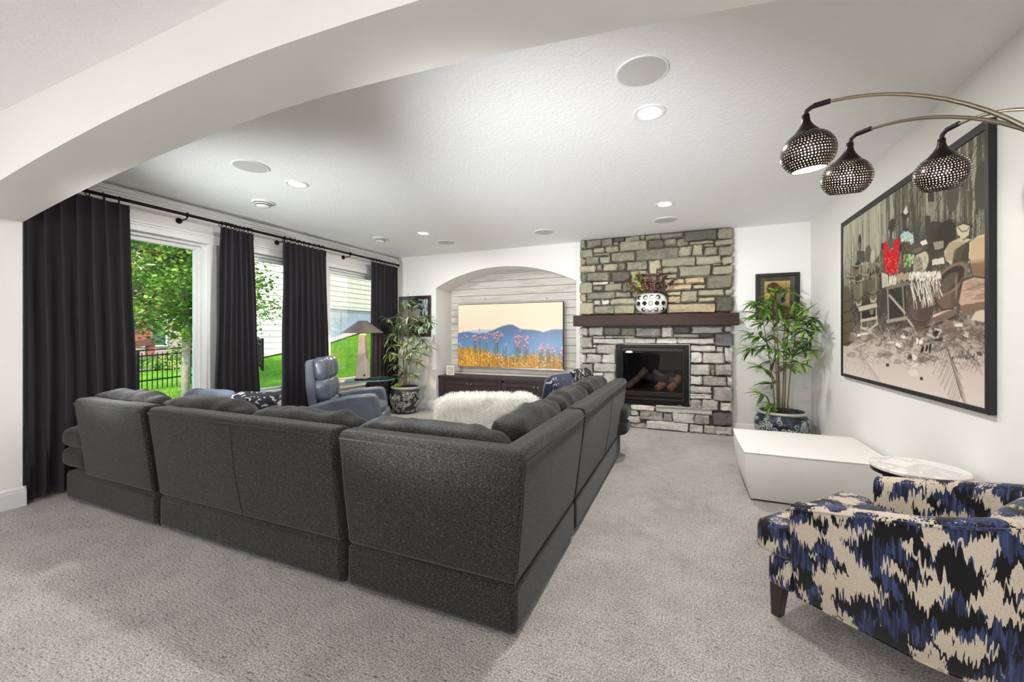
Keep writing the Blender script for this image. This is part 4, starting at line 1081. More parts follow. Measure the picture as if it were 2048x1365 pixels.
q.build('switch', M_blackmatte, tl, smooth=True)
M_bulb = mat('warm_bulb', (255, 226, 180), .4, emit=6.)
MB().lathe([(.03 * math.sin(PI * i / 10), 1.43 - .035 * math.cos(PI * i / 10)) for i in range(11)], (LPX, LPY, 0), 16, False, False).build('bulb', M_bulb, tl, smooth=True)
L = bpy.data.lights.new('table_lamp_light', 'POINT'); L.energy = TABLE_W; L.shadow_soft_size = .045; L.color = (1, .74, .46)
lo = bpy.data.objects.new('table_lamp_light', L); COL.objects.link(lo); lo.parent = tl; lo.location = (0, 0, 1.43 - .648)
# ================================================================== potted plants
def leafmat(name, a, b):
    k = N(name); oi = k.n('ObjectInfo')
    col = k.ramp(oi.outputs['Random'], [(0, lin(a)), (1, lin(b))])
    k.set(Base_Color=col, Roughness=.45)
    tl_ = k.n('BsdfTranslucent'); k.l(col, tl_.inputs[0]); mx = k.n('MixShader'); mx.inputs[0].default_value = .25
    k.l(k.b.outputs[0], mx.inputs[1]); k.l(tl_.outputs[0], mx.inputs[2]); k.l(mx.outputs[0], k.out.inputs['Surface']); return k.m
def leaf_mesh(name, L, w, droop, m):
    n = 5; vs = []; fs = []
    for i in range(n + 1):
        t = i / n; ww = w * (math.sin(PI * min(1, t * .92 + .08)) ** .8) if 0 < i < n else (w * .15 if i == 0 else 0)
        zz = -droop * L * t * t
        vs += [(t * L, -ww, zz + ww * .35), (t * L, 0, zz), (t * L, ww, zz + ww * .35)]
    for i in range(n):
        for j in range(2): fs.append((i * 3 + j, i * 3 + j + 1, (i + 1) * 3 + j + 1, (i + 1) * 3 + j))
    me = bpy.data.meshes.new(name); me.from_pydata(vs, [], fs); me.materials.append(m); me.polygons.foreach_set('use_smooth', [True] * len(me.polygons)); return me
def scroll_pot(t, c, prof, m_body, m_rel, seed, zlo, zhi, ncurl, rad=.007):
    """lathe body + raised scroll relief"""
    MB().lathe(prof, c, 48, True, False).build('body', m_body, t, smooth=True, auto=50)
    def rz(z):
        for i in range(len(prof) - 1):
            (r0, z0), (r1, z1) = prof[i], prof[i + 1]
            if z0 <= z <= z1 and z1 > z0: return r0 + (r1 - r0) * (z - z0) / (z1 - z0)
        return prof[-1][0]
    r = random.Random(seed); b = MB()
    Rm = max(p[0] for p in prof[:8])
    for k in range(ncurl):
        th0 = r.uniform(0, 2 * PI); z0 = r.uniform(zlo, zhi); s = r.choice((-1, 1)); size = r.uniform(.022, .042); rot = r.uniform(0, 2 * PI); pts = []
        turns = r.uniform(1.1, 1.7); n = 16
        for i in range(n + 6):
            a = rot + s * turns * 2 * PI * i / n; rad_ = size * (1 - .85 * min(1, i / n)) if i < n else size * .15
            dx, dz = rad_ * math.cos(a), rad_ * math.sin(a)
            if i >= n: continue
            z = min(zhi, max(zlo, z0 + dz)); th = th0 + dx / Rm
            R = rz(z) + .001; pts.append((c[0] + R * math.cos(th), c[1] + R * math.sin(th), c[2] + z))
        tail = []
        b.tube(pts, [rad * (.6 + .6 * math.sin(PI * min(1, (i + 2) / len(pts)))) for i in range(len(pts))], 5)
    stuff(b.build('scroll_relief', m_rel, t, smooth=True))
def bamboo(name, c, label, cat, stems, clusters, leafL, mats, seed, soil_z, wallx=None, wally=None, wallx0=None, nleaf=7, Lvar=(.7, 1.15)):
    t = thing(name, (c[0], c[1], soil_z), label, cat)
    r = random.Random(seed)
    M_stem = mat(name + '_stem', (112, 92, 62), .6, var=.3, vscale=30, stretch=(1, 1, 6))
    meshes = [leaf_mesh('leaf', leafL * s, leafL * .085, d, m) for m in mats for s in (1., .8) for d in (.25, .5)]
    tops = []
    for (bx, by, tx, ty, tz) in stems:
        n = 10; path = []
        for i in range(n + 1):
            q = i / n; path.append((bx + (tx - bx) * q ** 1.5, by + (ty - by) * q ** 1.5, soil_z + (tz - soil_z) * q))
        MB().tube(path, [.0075 * (1 - .55 * i / n) for i in range(n + 1)], 7).build('stem', M_stem, t, smooth=True)
        tops.append(path)
    ct = 0; extra = MB(); ct_obj = [0]
    for (px, py, pz) in clusters:
        p = Vector((px, py, pz))
        # a thin branch from the closest stem a little lower down
        best = None
        for path in tops:
            for q in path:
                q = Vector(q); d = (q - p).length + (2 if q.z > pz - .03 else 0)
                if best is None or d < best[0]: best = (d, q)
        q = best[1]; out = (p - q); out.z = 0
        if out.length < .02: out = Vector((r.uniform(-1, 1), r.uniform(-1, 1), 0))
        out.normalize()
        mid = q.lerp(p, .55) + Vector((0, 0, .05))
        MB().tube([q, mid, p], [.003, .0024, .0016], 5).build('branch', M_stem, t, smooth=True)
        a0 = math.atan2(out.y, out.x)
        for k in range(nleaf):
            fan = (k / (nleaf - 1) - .5) * 2
            yaw = a0 + fan * 1.55 + r.uniform(-.25, .25); pitch = r.uniform(-.45, .75) - .25 * abs(fan)
            me = r.choice(meshes); Ls = r.uniform(*Lvar)
            back = (p - q).normalized() * (-.05 * r.random())
            loc = p + back
            L = leafL * Ls
            tip = loc + Vector((math.cos(yaw), math.sin(yaw), 0)) * L * math.cos(pitch)
            if wallx is not None and tip.x > wallx: yaw = PI - yaw
            if wallx0 is not None and tip.x < wallx0: yaw = PI - yaw
            tip = loc + Vector((math.cos(yaw), math.sin(yaw), 0)) * L * math.cos(pitch)
            if wally is not None and tip.y > wally: yaw = -yaw
            rot = (r.uniform(-.5, .5), -pitch, yaw); ct += 1
            if k < 7 and ct_obj[0] < 300:
                o = bpy.data.objects.new('leaf', me); COL.objects.link(o); o.parent = t; ct_obj[0] += 1
                o.location = loc - Vector((c[0], c[1], soil_z)); o.rotation_euler = rot; o.scale = (Ls, Ls, Ls)
            else:
                from mathutils import Euler
                Mx = Matrix.Translation(loc) @ Euler(rot).to_matrix().to_4x4() @ Matrix.Scale(Ls * .9, 4)
                extra.add([Mx @ v_.co for v_ in me.vertices], [tuple(p_.vertices) for p_ in me.polygons])
    if extra.v: stuff(extra.build('foliage', mats[0], t, smooth=True))
    return t
# --- right-hand plant, between fireplace and painting
RP = (1.045, 5.80)
pot = thing('scrolled_planter', (*RP, 0), 'wide ceramic planter with blue and white scroll relief behind the white ottoman', 'planter')
prof = [(r_ * .89, z_) for r_, z_ in [(.17, 0), (.20, .02), (.27, .10), (.312, .20), (.318, .27), (.305, .335), (.275, .375), (.272, .385), (.298, .395), (.302, .41), (.292, .418), (.262, .416), (.245, .40), (.24, .36)]]
kb2 = N('planter_glaze'); v = kb2.co(); f = kb2.noise(v, 9, 3, .6, 1)
kb2.set(Base_Color=kb2.ramp(f, [(.3, lin((24, 26, 32))), (.47, lin((38, 44, 54))), (.56, lin((48, 76, 96))), (.66, lin((70, 58, 54))), (.8, lin((34, 38, 42)))]), Roughness=.25)
M_relief = mat('relief_glaze', (168, 172, 168), .3, var=.45, vscale=14)
M_rim = mat('rim_glaze', (176, 178, 172), .3, var=.2, vscale=10)
scroll_pot(pot, (*RP, 0), prof, kb2.m, M_relief, 4, .06, .34, 190, .0052)
MB().lathe([(.272 * .89, .384), (.300 * .89, .394), (.304 * .89, .41), (.293 * .89, .4195), (.262 * .89, .4175)], (*RP, 0), 48, False, False).build('rim', M_rim, pot, smooth=True)
M_soil = mat('bark_soil', (110, 84, 66), .95, var=.5, vscale=40, bump=1., bscale=60, bdist=.02)
MB().lathe([(0.001, .385), (.12, .383), (.216, .375)], (*RP, 0), 40, False, False).build('soil', M_soil, pot, smooth=True)
rs_ = random.Random(21)
pix = [(1545, 588), (1572, 572), (1512, 598), (1530, 612), (1560, 604), (1592, 596), (1545, 628), (1618, 612), (1640, 632), (1604, 634), (1575, 642), (1520, 640), (1502, 662), (1520, 668), (1545, 664), (1580, 660), (1612, 652), (1636, 656), (1625, 676), (1640, 694), (1604, 690), (1584, 704), (1556, 694), (1530, 684), (1498, 690), (1524, 730), (1545, 716), (1524, 782), (1540, 800), (1574, 724), (1600, 720), (1540, 760), (1565, 676), (1590, 618), (1560, 632), (1535, 600), (1622, 640), (1590, 676), (1515, 620), (1550, 575)]
cl = []
for (px, py) in pix:
    Y = (5.80 if px < 1600 else 5.52) + rs_.uniform(-.20, .16); p = onY(px, py + 6, Y)
    p.x = min(p.x, 1.33); cl.append((p.x, p.y, p.z))
st = [(1.00, 5.78, .93, 5.80, 1.95), (1.02, 5.84, 1.00, 5.85, 1.85), (1.05, 5.76, 1.08, 5.74, 1.98), (1.08, 5.82, 1.13, 5.80, 1.80), (1.10, 5.78, 1.22, 5.70, 1.72), (1.06, 5.86, 1.18, 5.92, 1.75), (.98, 5.82, .84, 5.86, 1.60), (1.03, 5.80, .96, 5.66, 1.70)]
bamboo('bamboo_plant', RP, 'tall bamboo-like plant with long green leaves beside the stone chimney', 'plant', st, cl, .205,
       [leafmat('bamboo_leaf', (58, 92, 34), (110, 150, 60)), leafmat('bamboo_leaf_light', (104, 150, 50), (158, 192, 84))], 31, .384, wallx=1.37, wally=6.12, nleaf=11)
# --- left-hand plant in the window corner
LP = (-4.40, 5.74)
pot2 = thing('scrolled_urn', (*LP, 0), 'round urn planter with black and grey scroll relief in the window corner', 'planter')
prof2 = [(.155, 0), (.17, .012), (.215, .09), (.25, .19), (.262, .27), (.256, .33), (.235, .385), (.222, .405), (.226, .415), (.245, .43), (.246, .442), (.236, .450), (.215, .446), (.20, .42)]
scroll_pot(pot2, (*LP, 0), prof2, mat('urn_black', (44, 46, 52), .3, var=.3, vscale=12), mat('urn_relief', (178, 176, 172), .35, var=.25, vscale=20), 9, .03, .37, 190, .0045)
MB().lathe([(.222, .404), (.245, .43), (.247, .442), (.236, .4515), (.215, .447)], (*LP, 0), 48, False, False).build('rim', M_rim, pot2, smooth=True)
MB().lathe([(0.001, .428), (.205, .42)], (*LP, 0), 40, False, False).build('soil', M_soil, pot2, smooth=True)
rs_ = random.Random(5)
pix = [(812, 600), (820, 594), (806, 606), (826, 612), (782, 628), (796, 622), (770, 634), (818, 628), (838, 634), (852, 630), (860, 640), (800, 644), (826, 646), (842, 650), (780, 652), (812, 656), (790, 664), (772, 672), (830, 668), (846, 676), (855, 690), (818, 680), (800, 684), (778, 688), (764, 706), (776, 704), (792, 706), (812, 702), (826, 700), (846, 704), (838, 722), (820, 716), (790, 726), (806, 740), (824, 742), (796, 748), (812, 690), (832, 690), (806, 668)]
cl = []
for (px, py) in pix:
    Y = 5.72 + rs_.uniform(-.16, .16); p = onY(px, py + 4, Y); p.x = max(p.x, -4.66); cl.append((p.x, p.y, p.z))
st = [(-4.43, 5.72, -4.50, 5.74, 1.90), (-4.40, 5.76, -4.38, 5.78, 2.02), (-4.37, 5.72, -4.28, 5.70, 1.80), (-4.36, 5.78, -4.20, 5.80, 1.70), (-4.42, 5.78, -4.56, 5.80, 1.62), (-4.39, 5.70, -4.44, 5.62, 1.74)]
bamboo('leafy_cane_plant', LP, 'slender cane plant with pale narrow leaves in the window corner urn', 'plant', st, cl, .195,
       [leafmat('cane_leaf', (82, 110, 68), (140, 164, 104)), leafmat('cane_leaf_pale', (150, 172, 118), (208, 216, 172))], 17, .43, wallx0=-4.72, wally=6.12, nleaf=12)
# small bright succulent at its foot
su = thing('green_succulent', (-4.47, 5.60, .42), 'small bright green succulent rosette at the front of the urn', 'plant')
M_suc = leafmat('succulent', (128, 176, 52), (168, 208, 84)); sm = leaf_mesh('succulent_leaf', .085, .022, -.25, M_suc); r = random.Random(2)
for k in range(26):
    o = bpy.data.objects.new('leaf', sm); COL.objects.link(o); o.parent = su
    lay = k % 3; o.rotation_euler = (0, -(.25 + .42 * lay), 2.4 * k); s_ = 1 - .18 * lay; o.scale = (s_, s_, s_); o.location = (0, 0, .012 + .012 * lay)
# ================================================================== painting on the right wall
XP = 1.383
PY0, PY1, PZ0, PZ1 = 2.825, 4.968, .927, 2.416        # outer frame
CY0, CY1, CZ0, CZ1 = 2.853, 4.922, .956, 2.368        # canvas
pa = thing('market_painting', (XR, (PY0 + PY1) / 2, PZ0), 'huge black framed charcoal market scene painting with one figure in red', 'painting')
MB().box(XP + .004, XR, PY0, CY0 + .002, PZ0, PZ1).box(XP + .004, XR, CY1 - .002, PY1, PZ0, PZ1).box(XP + .004, XR, CY0, CY1, CZ1, PZ1).box(XP + .004, XR, CY0, CY1, PZ0, CZ0).build('frame', mat('frame_black', (26, 25, 26), .5), pa, bevel=.003)
MB().box(XR - .022, XR - .004, CY0 - .01, CY1 + .01, CZ0 - .01, CZ1 + .01).build('backing', M_blackmatte, pa)
pt = Pic(440, 330, (150, 144, 126)); rs = np.random.RandomState(12); pt.rs = rs
def P0(px, py):
    q = onX(px, py, XP); return ((CY1 - q.y) / (CY1 - CY0), (CZ1 - q.z) / (CZ1 - CZ0))
def cp(x, y): return P0(1640 + x / 2.843, 380 + y / 2.843)
def cps(t): return [cp(*q) for q in t]
hh, ww = pt.h, pt.w
yy = np.linspace(0, 1, hh)[:, None] * np.ones((1, ww)); xx = np.ones((hh, 1)) * np.linspace(0, 1, ww)[None]
def grad(stops): return np.stack([np.interp(yy, [s[0] for s in stops], [s[1][i] for s in stops]) for i in range(3)], -1)
pt.a = grad([(0, (158, 160, 132)), (.22, (140, 140, 112)), (.42, (104, 98, 82)), (.60, (92, 83, 74)), (.72, (146, 132, 120)), (.82, (198, 184, 174)), (1, (218, 204, 194))])
pt.blend((xx > .42) * np.clip((.42 - yy) * 6, 0, 1) * .45, (78, 76, 60)); pt.blend((xx < .45) * np.clip((.36 - yy) * 5, 0, 1) * .6, (204, 206, 184))
pt.blend(pt.field(70, 5, 1) * np.clip((.45 - yy) * 8, 0, 1) * (.25 + .5 * xx), (70, 68, 52)); pt.blend((pt.field(120, 4, 2) > .66) * np.clip((.4 - yy) * 8, 0, 1) * .6, (206, 206, 182))
pt.blend((pt.field(90, 60, 3) > .6) * (yy > .42) * (yy < .8) * .45, (52, 46, 40)); pt.blend((pt.field(60, 45, 4) > .68) * (yy > .45) * (yy < .85) * .45, (196, 186, 168))
for _ in range(260):
    x = rs.rand(); y = rs.rand() * .3; c = [(60, 58, 46), (224, 224, 206), (212, 212, 190), (44, 42, 36)][rs.randint(4)]
    pt.line((x, y), (x + rs.randn() * .006, y + .08 + rs.rand() * .22), 1 + rs.rand() * 1.5, c, .5)
for _ in range(260):
    x = .5 + rs.rand() * .5; y = rs.rand() * .42; pt.line((x, y), (x + .035, y - .05), 1, (58, 56, 46), .5)
DK = (44, 40, 36); BR = (92, 80, 70)
# charcoal hatching over the whole middle ground
for _ in range(900):
    x, y = rs.rand(), .12 + rs.rand() * .62; L_ = .012 + rs.rand() * .03; a = rs.randn() * .5 + (1.3 if rs.rand() < .6 else .3)
    pt.line((x, y), (x + L_ * math.cos(a), y + L_ * math.sin(a)), 1, [(40, 37, 32), (66, 60, 52), (190, 184, 164)][rs.randint(3)], .35)
pt.blend(np.exp(-(((xx - .36) / .14) ** 2 + ((yy - .20) / .14) ** 2)) * .5, (172, 172, 150)); pt.blend(np.exp(-(((xx - .40) / .14) ** 2 + ((yy - .46) / .10) ** 2)) * .6, (52, 50, 42)); pt.blend(np.exp(-(((xx - .68) / .16) ** 2 + ((yy - .33) / .16) ** 2)) * .7, (54, 50, 42)); pt.blend(np.exp(-(((xx - .25) / .2) ** 2 + ((yy - .58) / .10) ** 2)) * .6, (48, 43, 38)); pt.blend(np.exp(-(((xx - .55) / .15) ** 2 + ((yy - .68) / .05) ** 2)) * .6, (50, 44, 40))
# dark backdrop shapes, seated figures behind
pt.poly(cps([(610, 180), (760, 190), (740, 300), (660, 390), (600, 380)]), (66, 62, 50), .9); pt.ell(*cp(617, 40), .016, .05, (62, 58, 46)); pt.poly(cps([(600, 70), (645, 70), (640, 180), (600, 190)]), (150, 148, 126), .8)
pt.poly(cps([(585, 150), (615, 150), (625, 480), (600, 480)]), (70, 62, 52))
pt.ell(*cp(700, 260), .05, .06, (54, 48, 38)); pt.ell(*cp(905, -20), .03, .09, (74, 72, 58)); pt.ell(*cp(740, 30), .03, .07, (84, 80, 66))
for _ in range(120):
    x, y = cp(620 + rs.rand() * 230, 150 + rs.rand() * 190); pt.line((x, y), (x + rs.randn() * .02, y + .04), 1, (40, 36, 30), .6)
# cloth-draped basket, tan bundle and basket
pt.poly(cps([(770, 330), (850, 290), (830, 400), (800, 440), (740, 420)]), (72, 62, 52))
pt.poly(cps([(760, 210), (800, 195), (838, 205), (832, 262), (800, 285), (765, 255)]), (206, 190, 160)); pt.poly(cps([(720, 300), (780, 270), (845, 285), (800, 310), (750, 345), (735, 430), (700, 400), (690, 350)]), (196, 180, 150))
for k in range(14): a, b_ = cp(715 + k * 8, 300), cp(700 + k * 6, 400); pt.line(a, b_, 1, (112, 98, 78), .7)
pt.path(cps([(770, 215), (790, 240), (820, 235), (832, 215)]), 1.4, (96, 84, 68)); pt.poly(cps([(835, 300), (880, 265), (935, 250), (932, 410), (850, 415), (830, 390)]), (214, 190, 156))
for k in range(10): pt.line(cp(850 + k * 9, 285 - k * 2), cp(840 + k * 10, 405), 1.2, (150, 122, 92), .7)
pt.poly(cps([(836, 418), (932, 405), (932, 510), (850, 490)]), (142, 112, 90)); pt.path(cps([(832, 412), (935, 398)]), 3.5, (176, 146, 118))
for k in range(9): pt.line(cp(850 + k * 10, 425), cp(856 + k * 9, 490), 1, (92, 70, 56), .6)
# slabs of stone
pt.poly(cps([(760, 630), (790, 520), (860, 495), (935, 505), (935, 640), (800, 670)]), (188, 160, 138)); pt.poly(cps([(775, 660), (935, 630), (935, 680), (800, 710)]), (122, 100, 84))
for k in range(34): x = 790 + rs.rand() * 120; y = 520 + rs.rand() * 110; pt.line(cp(x, y), cp(x + 50, y - 10), 1, (132, 104, 84), .6)
pt.poly(cps([(840, 740), (870, 690), (935, 680), (935, 752)]), (206, 188, 168)); pt.poly(cps([(600, 720), (750, 660), (762, 700), (700, 740), (520, 790), (500, 770)]), (116, 100, 88)); pt.path(cps([(560, 745), (640, 715), (700, 690), (752, 668)]), 3, (214, 202, 188))
pt.path(cps([(520, 800), (640, 770), (760, 720)]), 3, (64, 54, 48))
pt.poly(cps([(625, 400), (690, 385), (695, 420), (625, 430)]), (214, 206, 190)); pt.poly(cps([(630, 300), (690, 290), (690, 330), (640, 345)]), (180, 168, 146), .8)
# big basin
pt.poly(cps([(640, 530), (800, 490), (770, 640), (740, 675), (680, 680), (640, 640)]), (96, 76, 64)); pt.ell(*cp(722, 512), .085, .055, (132, 112, 98), 1, -.32); pt.ell(*cp(720, 514), .072, .043, (60, 50, 44), 1, -.32); pt.ell(*cp(716, 524), .05, .028, (92, 80, 72), 1, -.32)
pt.ell(*cp(700, 630), .03, .06, (128, 102, 86), .6, 0, .8)
# basket with drooping pale roots
pt.ell(*cp(552, 690), .075, .085, (84, 70, 64)); pt.ell(*cp(520, 700), .03, .05, (112, 94, 86), .6, 0, .8); pt.path(cps([(485, 690), (520, 740), (580, 748), (625, 720)]), 2, (140, 120, 110))
for k in range(34):
    x = 500 + rs.rand() * 160; y = 480 + rs.rand() * 80; dx = 12 + rs.rand() * 18; dy = 40 + rs.rand() * 60
    q = cps([(x, y), (x + dx * .3, y + dy * .4), (x + dx * .8, y + dy)]); pt.path(q, 4.2, (66, 58, 52)); pt.path(q, 3.0, [(226, 216, 200), (206, 196, 178), (236, 228, 214)][rs.randint(3)])
for k in range(16): x = 520 + rs.rand() * 120; y = 600 + rs.rand() * 40; pt.line(cp(x, y), cp(x + 4, y + 40), 1.4, (222, 212, 196))
# cabbages / leaves
pt.ell(*cp(562, 410), .045, .05, (196, 190, 168)); pt.ell(*cp(545, 440), .03, .05, (164, 158, 134))
for k in range(30): x = 530 + rs.rand() * 70; y = 370 + rs.rand() * 90; pt.line(cp(x, y), cp(x + rs.randn() * 14, y + 22), 1, (98, 92, 74), .7)
for k in range(60): pt.ell(*cp(465 + rs.rand() * 55, 370 + rs.rand() * 65), .006, .009, [(150, 176, 120), (186, 204, 160), (92, 112, 70)][rs.randint(3)])
# woman in pale blouse
pt.poly(cps([(455, 300), (520, 310), (600, 300), (600, 340), (540, 365), (480, 360), (455, 330)]), (84, 76, 64)); pt.poly(cps([(445, 255), (480, 225), (520, 255), (525, 300), (505, 315), (490, 275), (450, 300)]), (168, 192, 182))
for k in range(40): pt.ell(*cp(455 + rs.rand() * 65, 240 + rs.rand() * 55), .003, .005, (206, 224, 214))
pt.ell(*cp(480, 180), .021, .052, (70, 64, 54)); pt.ell(*cp(487, 188), .010, .03, (112, 104, 88)); pt.ell(*cp(472, 140), .024, .028, (60, 56, 48)); pt.poly(cps([(462, 130), (480, 90), (490, 130), (476, 145)]), (216, 214, 200))
pt.poly(cps([(555, 300), (590, 285), (600, 305), (570, 320)]), (228, 222, 206))
# woman in red
pt.ell(*cp(400, 205), .026, .035, (66, 62, 52)); pt.ell(*cp(385, 255), .022, .045, (64, 60, 52)); pt.ell(*cp(380, 258), .011, .03, (120, 118, 108)); pt.poly(cps([(370, 285), (405, 275), (412, 330), (385, 340)]), (86, 80, 70))
pt.poly(cps([(345, 330), (330, 370), (305, 410), (330, 420), (352, 380)]), (96, 90, 78)); pt.poly(cps([(440, 330), (455, 380), (440, 450), (425, 480), (415, 470), (432, 400)]), (100, 94, 82))
pt.poly(cps([(342, 310), (370, 292), (378, 330), (392, 348), (408, 335), (412, 285), (440, 272), (450, 315), (440, 360), (432, 420), (415, 475), (392, 488), (368, 476), (354, 420), (350, 350)]), (196, 18, 26))
for k in range(120):
    q = cp(352 + rs.rand() * 88, 345 + rs.rand() * 130); pt.ell(*q, .004, .006, [(226, 40, 48), (150, 10, 18), (238, 96, 96)][rs.randint(3)], .8)
for (x, y) in ((345, 325), (448, 330)): pt.ell(*cp(x, y), .01, .02, (58, 40, 38))
pt.poly(cps([(375, 292), (405, 286), (402, 330), (390, 342), (380, 325)]), (92, 86, 78))
pt.poly(cps([(340, 470), (372, 480), (375, 550), (345, 560)]), (190, 184, 166)); 
for k in range(18): x = 345 + rs.rand() * 95; pt.line(cp(x, 480 + rs.rand() * 20), cp(x + rs.randn() * 10, 550), 3, [(222, 216, 198), (176, 168, 148)][rs.randint(2)])
for k in range(14): x = 430 + k * 5; pt.ell(*cp(x, 495 + 6 * math.sin(k)), .008, .018, (168, 152, 128))
# figure behind the pots, left
pt.ell(*cp(218, 300), .018, .05, (58, 54, 46)); pt.ell(*cp(216, 325), .010, .03, (104, 98, 86)); pt.poly(cps([(205, 345), (245, 350), (250, 410), (200, 420)]), (78, 72, 62)); pt.ell(*cp(265, 365), .03, .05, (92, 86, 72)); pt.ell(*cp(290, 380), .02, .04, (196, 190, 176), .7)
# pots on the left
for (bx, by, w, h_, tone) in ((210, 560, 72, 110, (110, 104, 84)), (292, 530, 88, 110, (96, 90, 74)), (205, 455, 62, 60, (104, 96, 78))):
    pt.poly(cps([(bx - w / 2, by - h_ * .4), (bx + w / 2, by - h_ * .5), (bx + w * .4, by + h_ * .4), (bx, by + h_ * .55), (bx - w * .38, by + h_ * .5)]), tone); pt.ell(*cp(bx + w * .2, by), .008, .06, (170, 164, 140), .5, 0, .8)
    pt.ell(*cp(bx, by - h_ * .45), w * .00052, .026, (58, 52, 44), 1, -.2); pt.path(cps([(bx - w / 2, by - h_ * .4), (bx, by - h_ * .34), (bx + w / 2, by - h_ * .5)]), 1.6, (170, 162, 138))
for k in range(26): pt.ell(*cp(255 + rs.rand() * 75, 440 + rs.rand() * 55), .008, .018, [(66, 60, 52), (128, 120, 104)][rs.randint(2)], 1, .3)
for k in range(40): x = 150 + rs.rand() * 90; y = 480 + rs.rand() * 50; pt.line(cp(x, y), cp(x + rs.randn() * 18, y + rs.randn() * 10), 1, [(170, 164, 142), (70, 64, 52)][rs.randint(2)])
for (bx, by) in ((212, 640), (295, 615)): pt.ell(*cp(bx, by), .032, .035, (168, 160, 138)); pt.ell(*cp(bx, by - 18), .03, .03, (112, 104, 86))
# barrels at the left edge
pt.poly(cps([(125, 540), (160, 560), (190, 860), (150, 890), (125, 885)]), (96, 84, 70))
for y in (640, 700, 760, 820, 880): pt.path(cps([(125, y), (160, y - 10), (185, y - 40)]), 1.6, (44, 38, 32))
# stool and trestle
WD = (186, 178, 156)
pt.poly(cps([(205, 665), (315, 640), (318, 670), (215, 695)]), WD); pt.path(cps([(225, 690), (228, 790)]), 4, WD); pt.path(cps([(310, 665), (315, 770)]), 4, WD); pt.path(cps([(225, 745), (315, 725)]), 6, WD); pt.path(cps([(222, 780), (265, 800), (318, 760)]), 5, WD)
pt.poly(cps([(235, 700), (305, 685), (305, 720), (235, 735)]), DK); pt.ell(*cp(285, 690), .02, .022, (140, 134, 118), .8)
pt.poly(cps([(372, 570), (478, 545), (480, 735), (375, 750)]), (58, 52, 46)); pt.path(cps([(375, 560), (380, 752)]), 5, (150, 142, 124)); pt.path(cps([(458, 550), (470, 735)]), 5, (130, 122, 106)); pt.path(cps([(370, 560), (482, 532)]), 6, (122, 114, 98)); pt.path(cps([(385, 600), (472, 700)]), 5, (176, 168, 148)); pt.path(cps([(372, 748), (482, 728)]), 6, (160, 150, 132))
# litter on the ground
pt.poly(cps([(205, 830), (285, 812), (290, 850), (210, 880)]), (120, 110, 98)); pt.path(cps([(205, 828), (285, 810)]), 5, (236, 230, 218)); pt.path(cps([(490, 740), (520, 780), (535, 820)]), 4, (190, 176, 160))
pt.poly(cps([(418, 860), (448, 850), (468, 885), (440, 900), (420, 885)]), (240, 230, 222)); pt.poly(cps([(440, 835), (462, 820), (490, 845), (470, 872)]), (236, 226, 218)); pt.path(cps([(420, 890), (445, 904), (470, 880)]), 1.6, DK); pt.ell(*cp(382, 875), .018, .04, (188, 178, 164)); pt.ell(*cp(382, 875), .012, .03, (160, 150, 136))
for k in range(420):
    x = 130 + rs.rand() * 800; y = 780 + rs.rand() * 230; c = [(72, 64, 58), (110, 98, 90), (232, 222, 212), (150, 136, 126), (52, 46, 42)][rs.randint(5)]
    q = cp(x, y); L_ = .01 + rs.rand() * .03; a = rs.randn() * .7; pt.line(q, (q[0] + L_ * math.cos(a), q[1] + L_ * math.sin(a)), 1 + rs.rand() * 2, c, .45 * (1 - (y - 780) / 300))
pt.ell(*cp(645, 810), .02, .022, (38, 32, 30)); pt.path(cps([(610, 830), (650, 845), (675, 800), (640, 790)]), 3, (212, 202, 186)); pt.path(cps([(600, 855), (680, 850)]), 4, DK)
for k in range(10): pt.ell(*cp(560 + rs.rand() * 60, 880 + rs.rand() * 40), .006, .010, (34, 30, 30))
for k in range(8): pt.ell(*cp(530 + rs.rand() * 40, 850 + rs.rand() * 25), .006, .009, (238, 230, 220))
pt.poly(cps([(805, 800), (830, 810), (828, 840), (800, 830)]), (240, 234, 226)); pt.poly(cps([(745, 750), (800, 755), (795, 780), (750, 775)]), (224, 212, 200)); pt.ell(*cp(705, 765), .018, .022, (140, 116, 100))
pt.ell(*cp(520, 970), .03, .03, (226, 214, 206)); pt.ell(*cp(500, 955), .015, .02, (60, 52, 50)); pt.ell(*cp(520, 1040), .03, .018, (222, 210, 202))
for (x, y) in ((375, 995), (564, 1072)): pt.poly(cps([(x - 9, y - 9), (x + 9, y - 9), (x + 9, y + 9), (x - 9, y + 9)]), (80, 70, 66))
# outlines and highlights that pull the figures out of the ground
OL = (34, 30, 28)
for pth_ in ([(342, 310), (354, 420), (368, 476), (392, 488), (415, 475), (432, 420), (450, 315), (440, 272)], [(455, 300), (480, 360), (540, 367), (602, 340)], [(445, 255), (480, 225), (520, 255), (525, 300)], [(640, 530), (645, 640), (682, 682), (742, 677), (772, 640), (802, 490)],
             [(490, 640), (485, 690), (520, 742), (580, 750), (625, 720), (628, 660)], [(174, 520), (185, 620), (210, 635), (238, 610), (245, 505)], [(248, 490), (262, 590), (292, 600), (328, 580), (336, 478)], [(760, 630), (790, 520), (860, 495), (935, 505)], [(760, 210), (800, 193), (840, 205), (832, 262), (800, 287)], [(690, 350), (720, 300), (780, 270)], [(836, 418), (850, 492)], [(205, 665), (315, 640), (318, 670), (215, 695), (205, 665)], [(305, 410), (330, 370), (345, 330)], [(440, 450), (456, 380), (440, 330)]):
    pt.path(cps(pth_), 1.5, OL, .85)
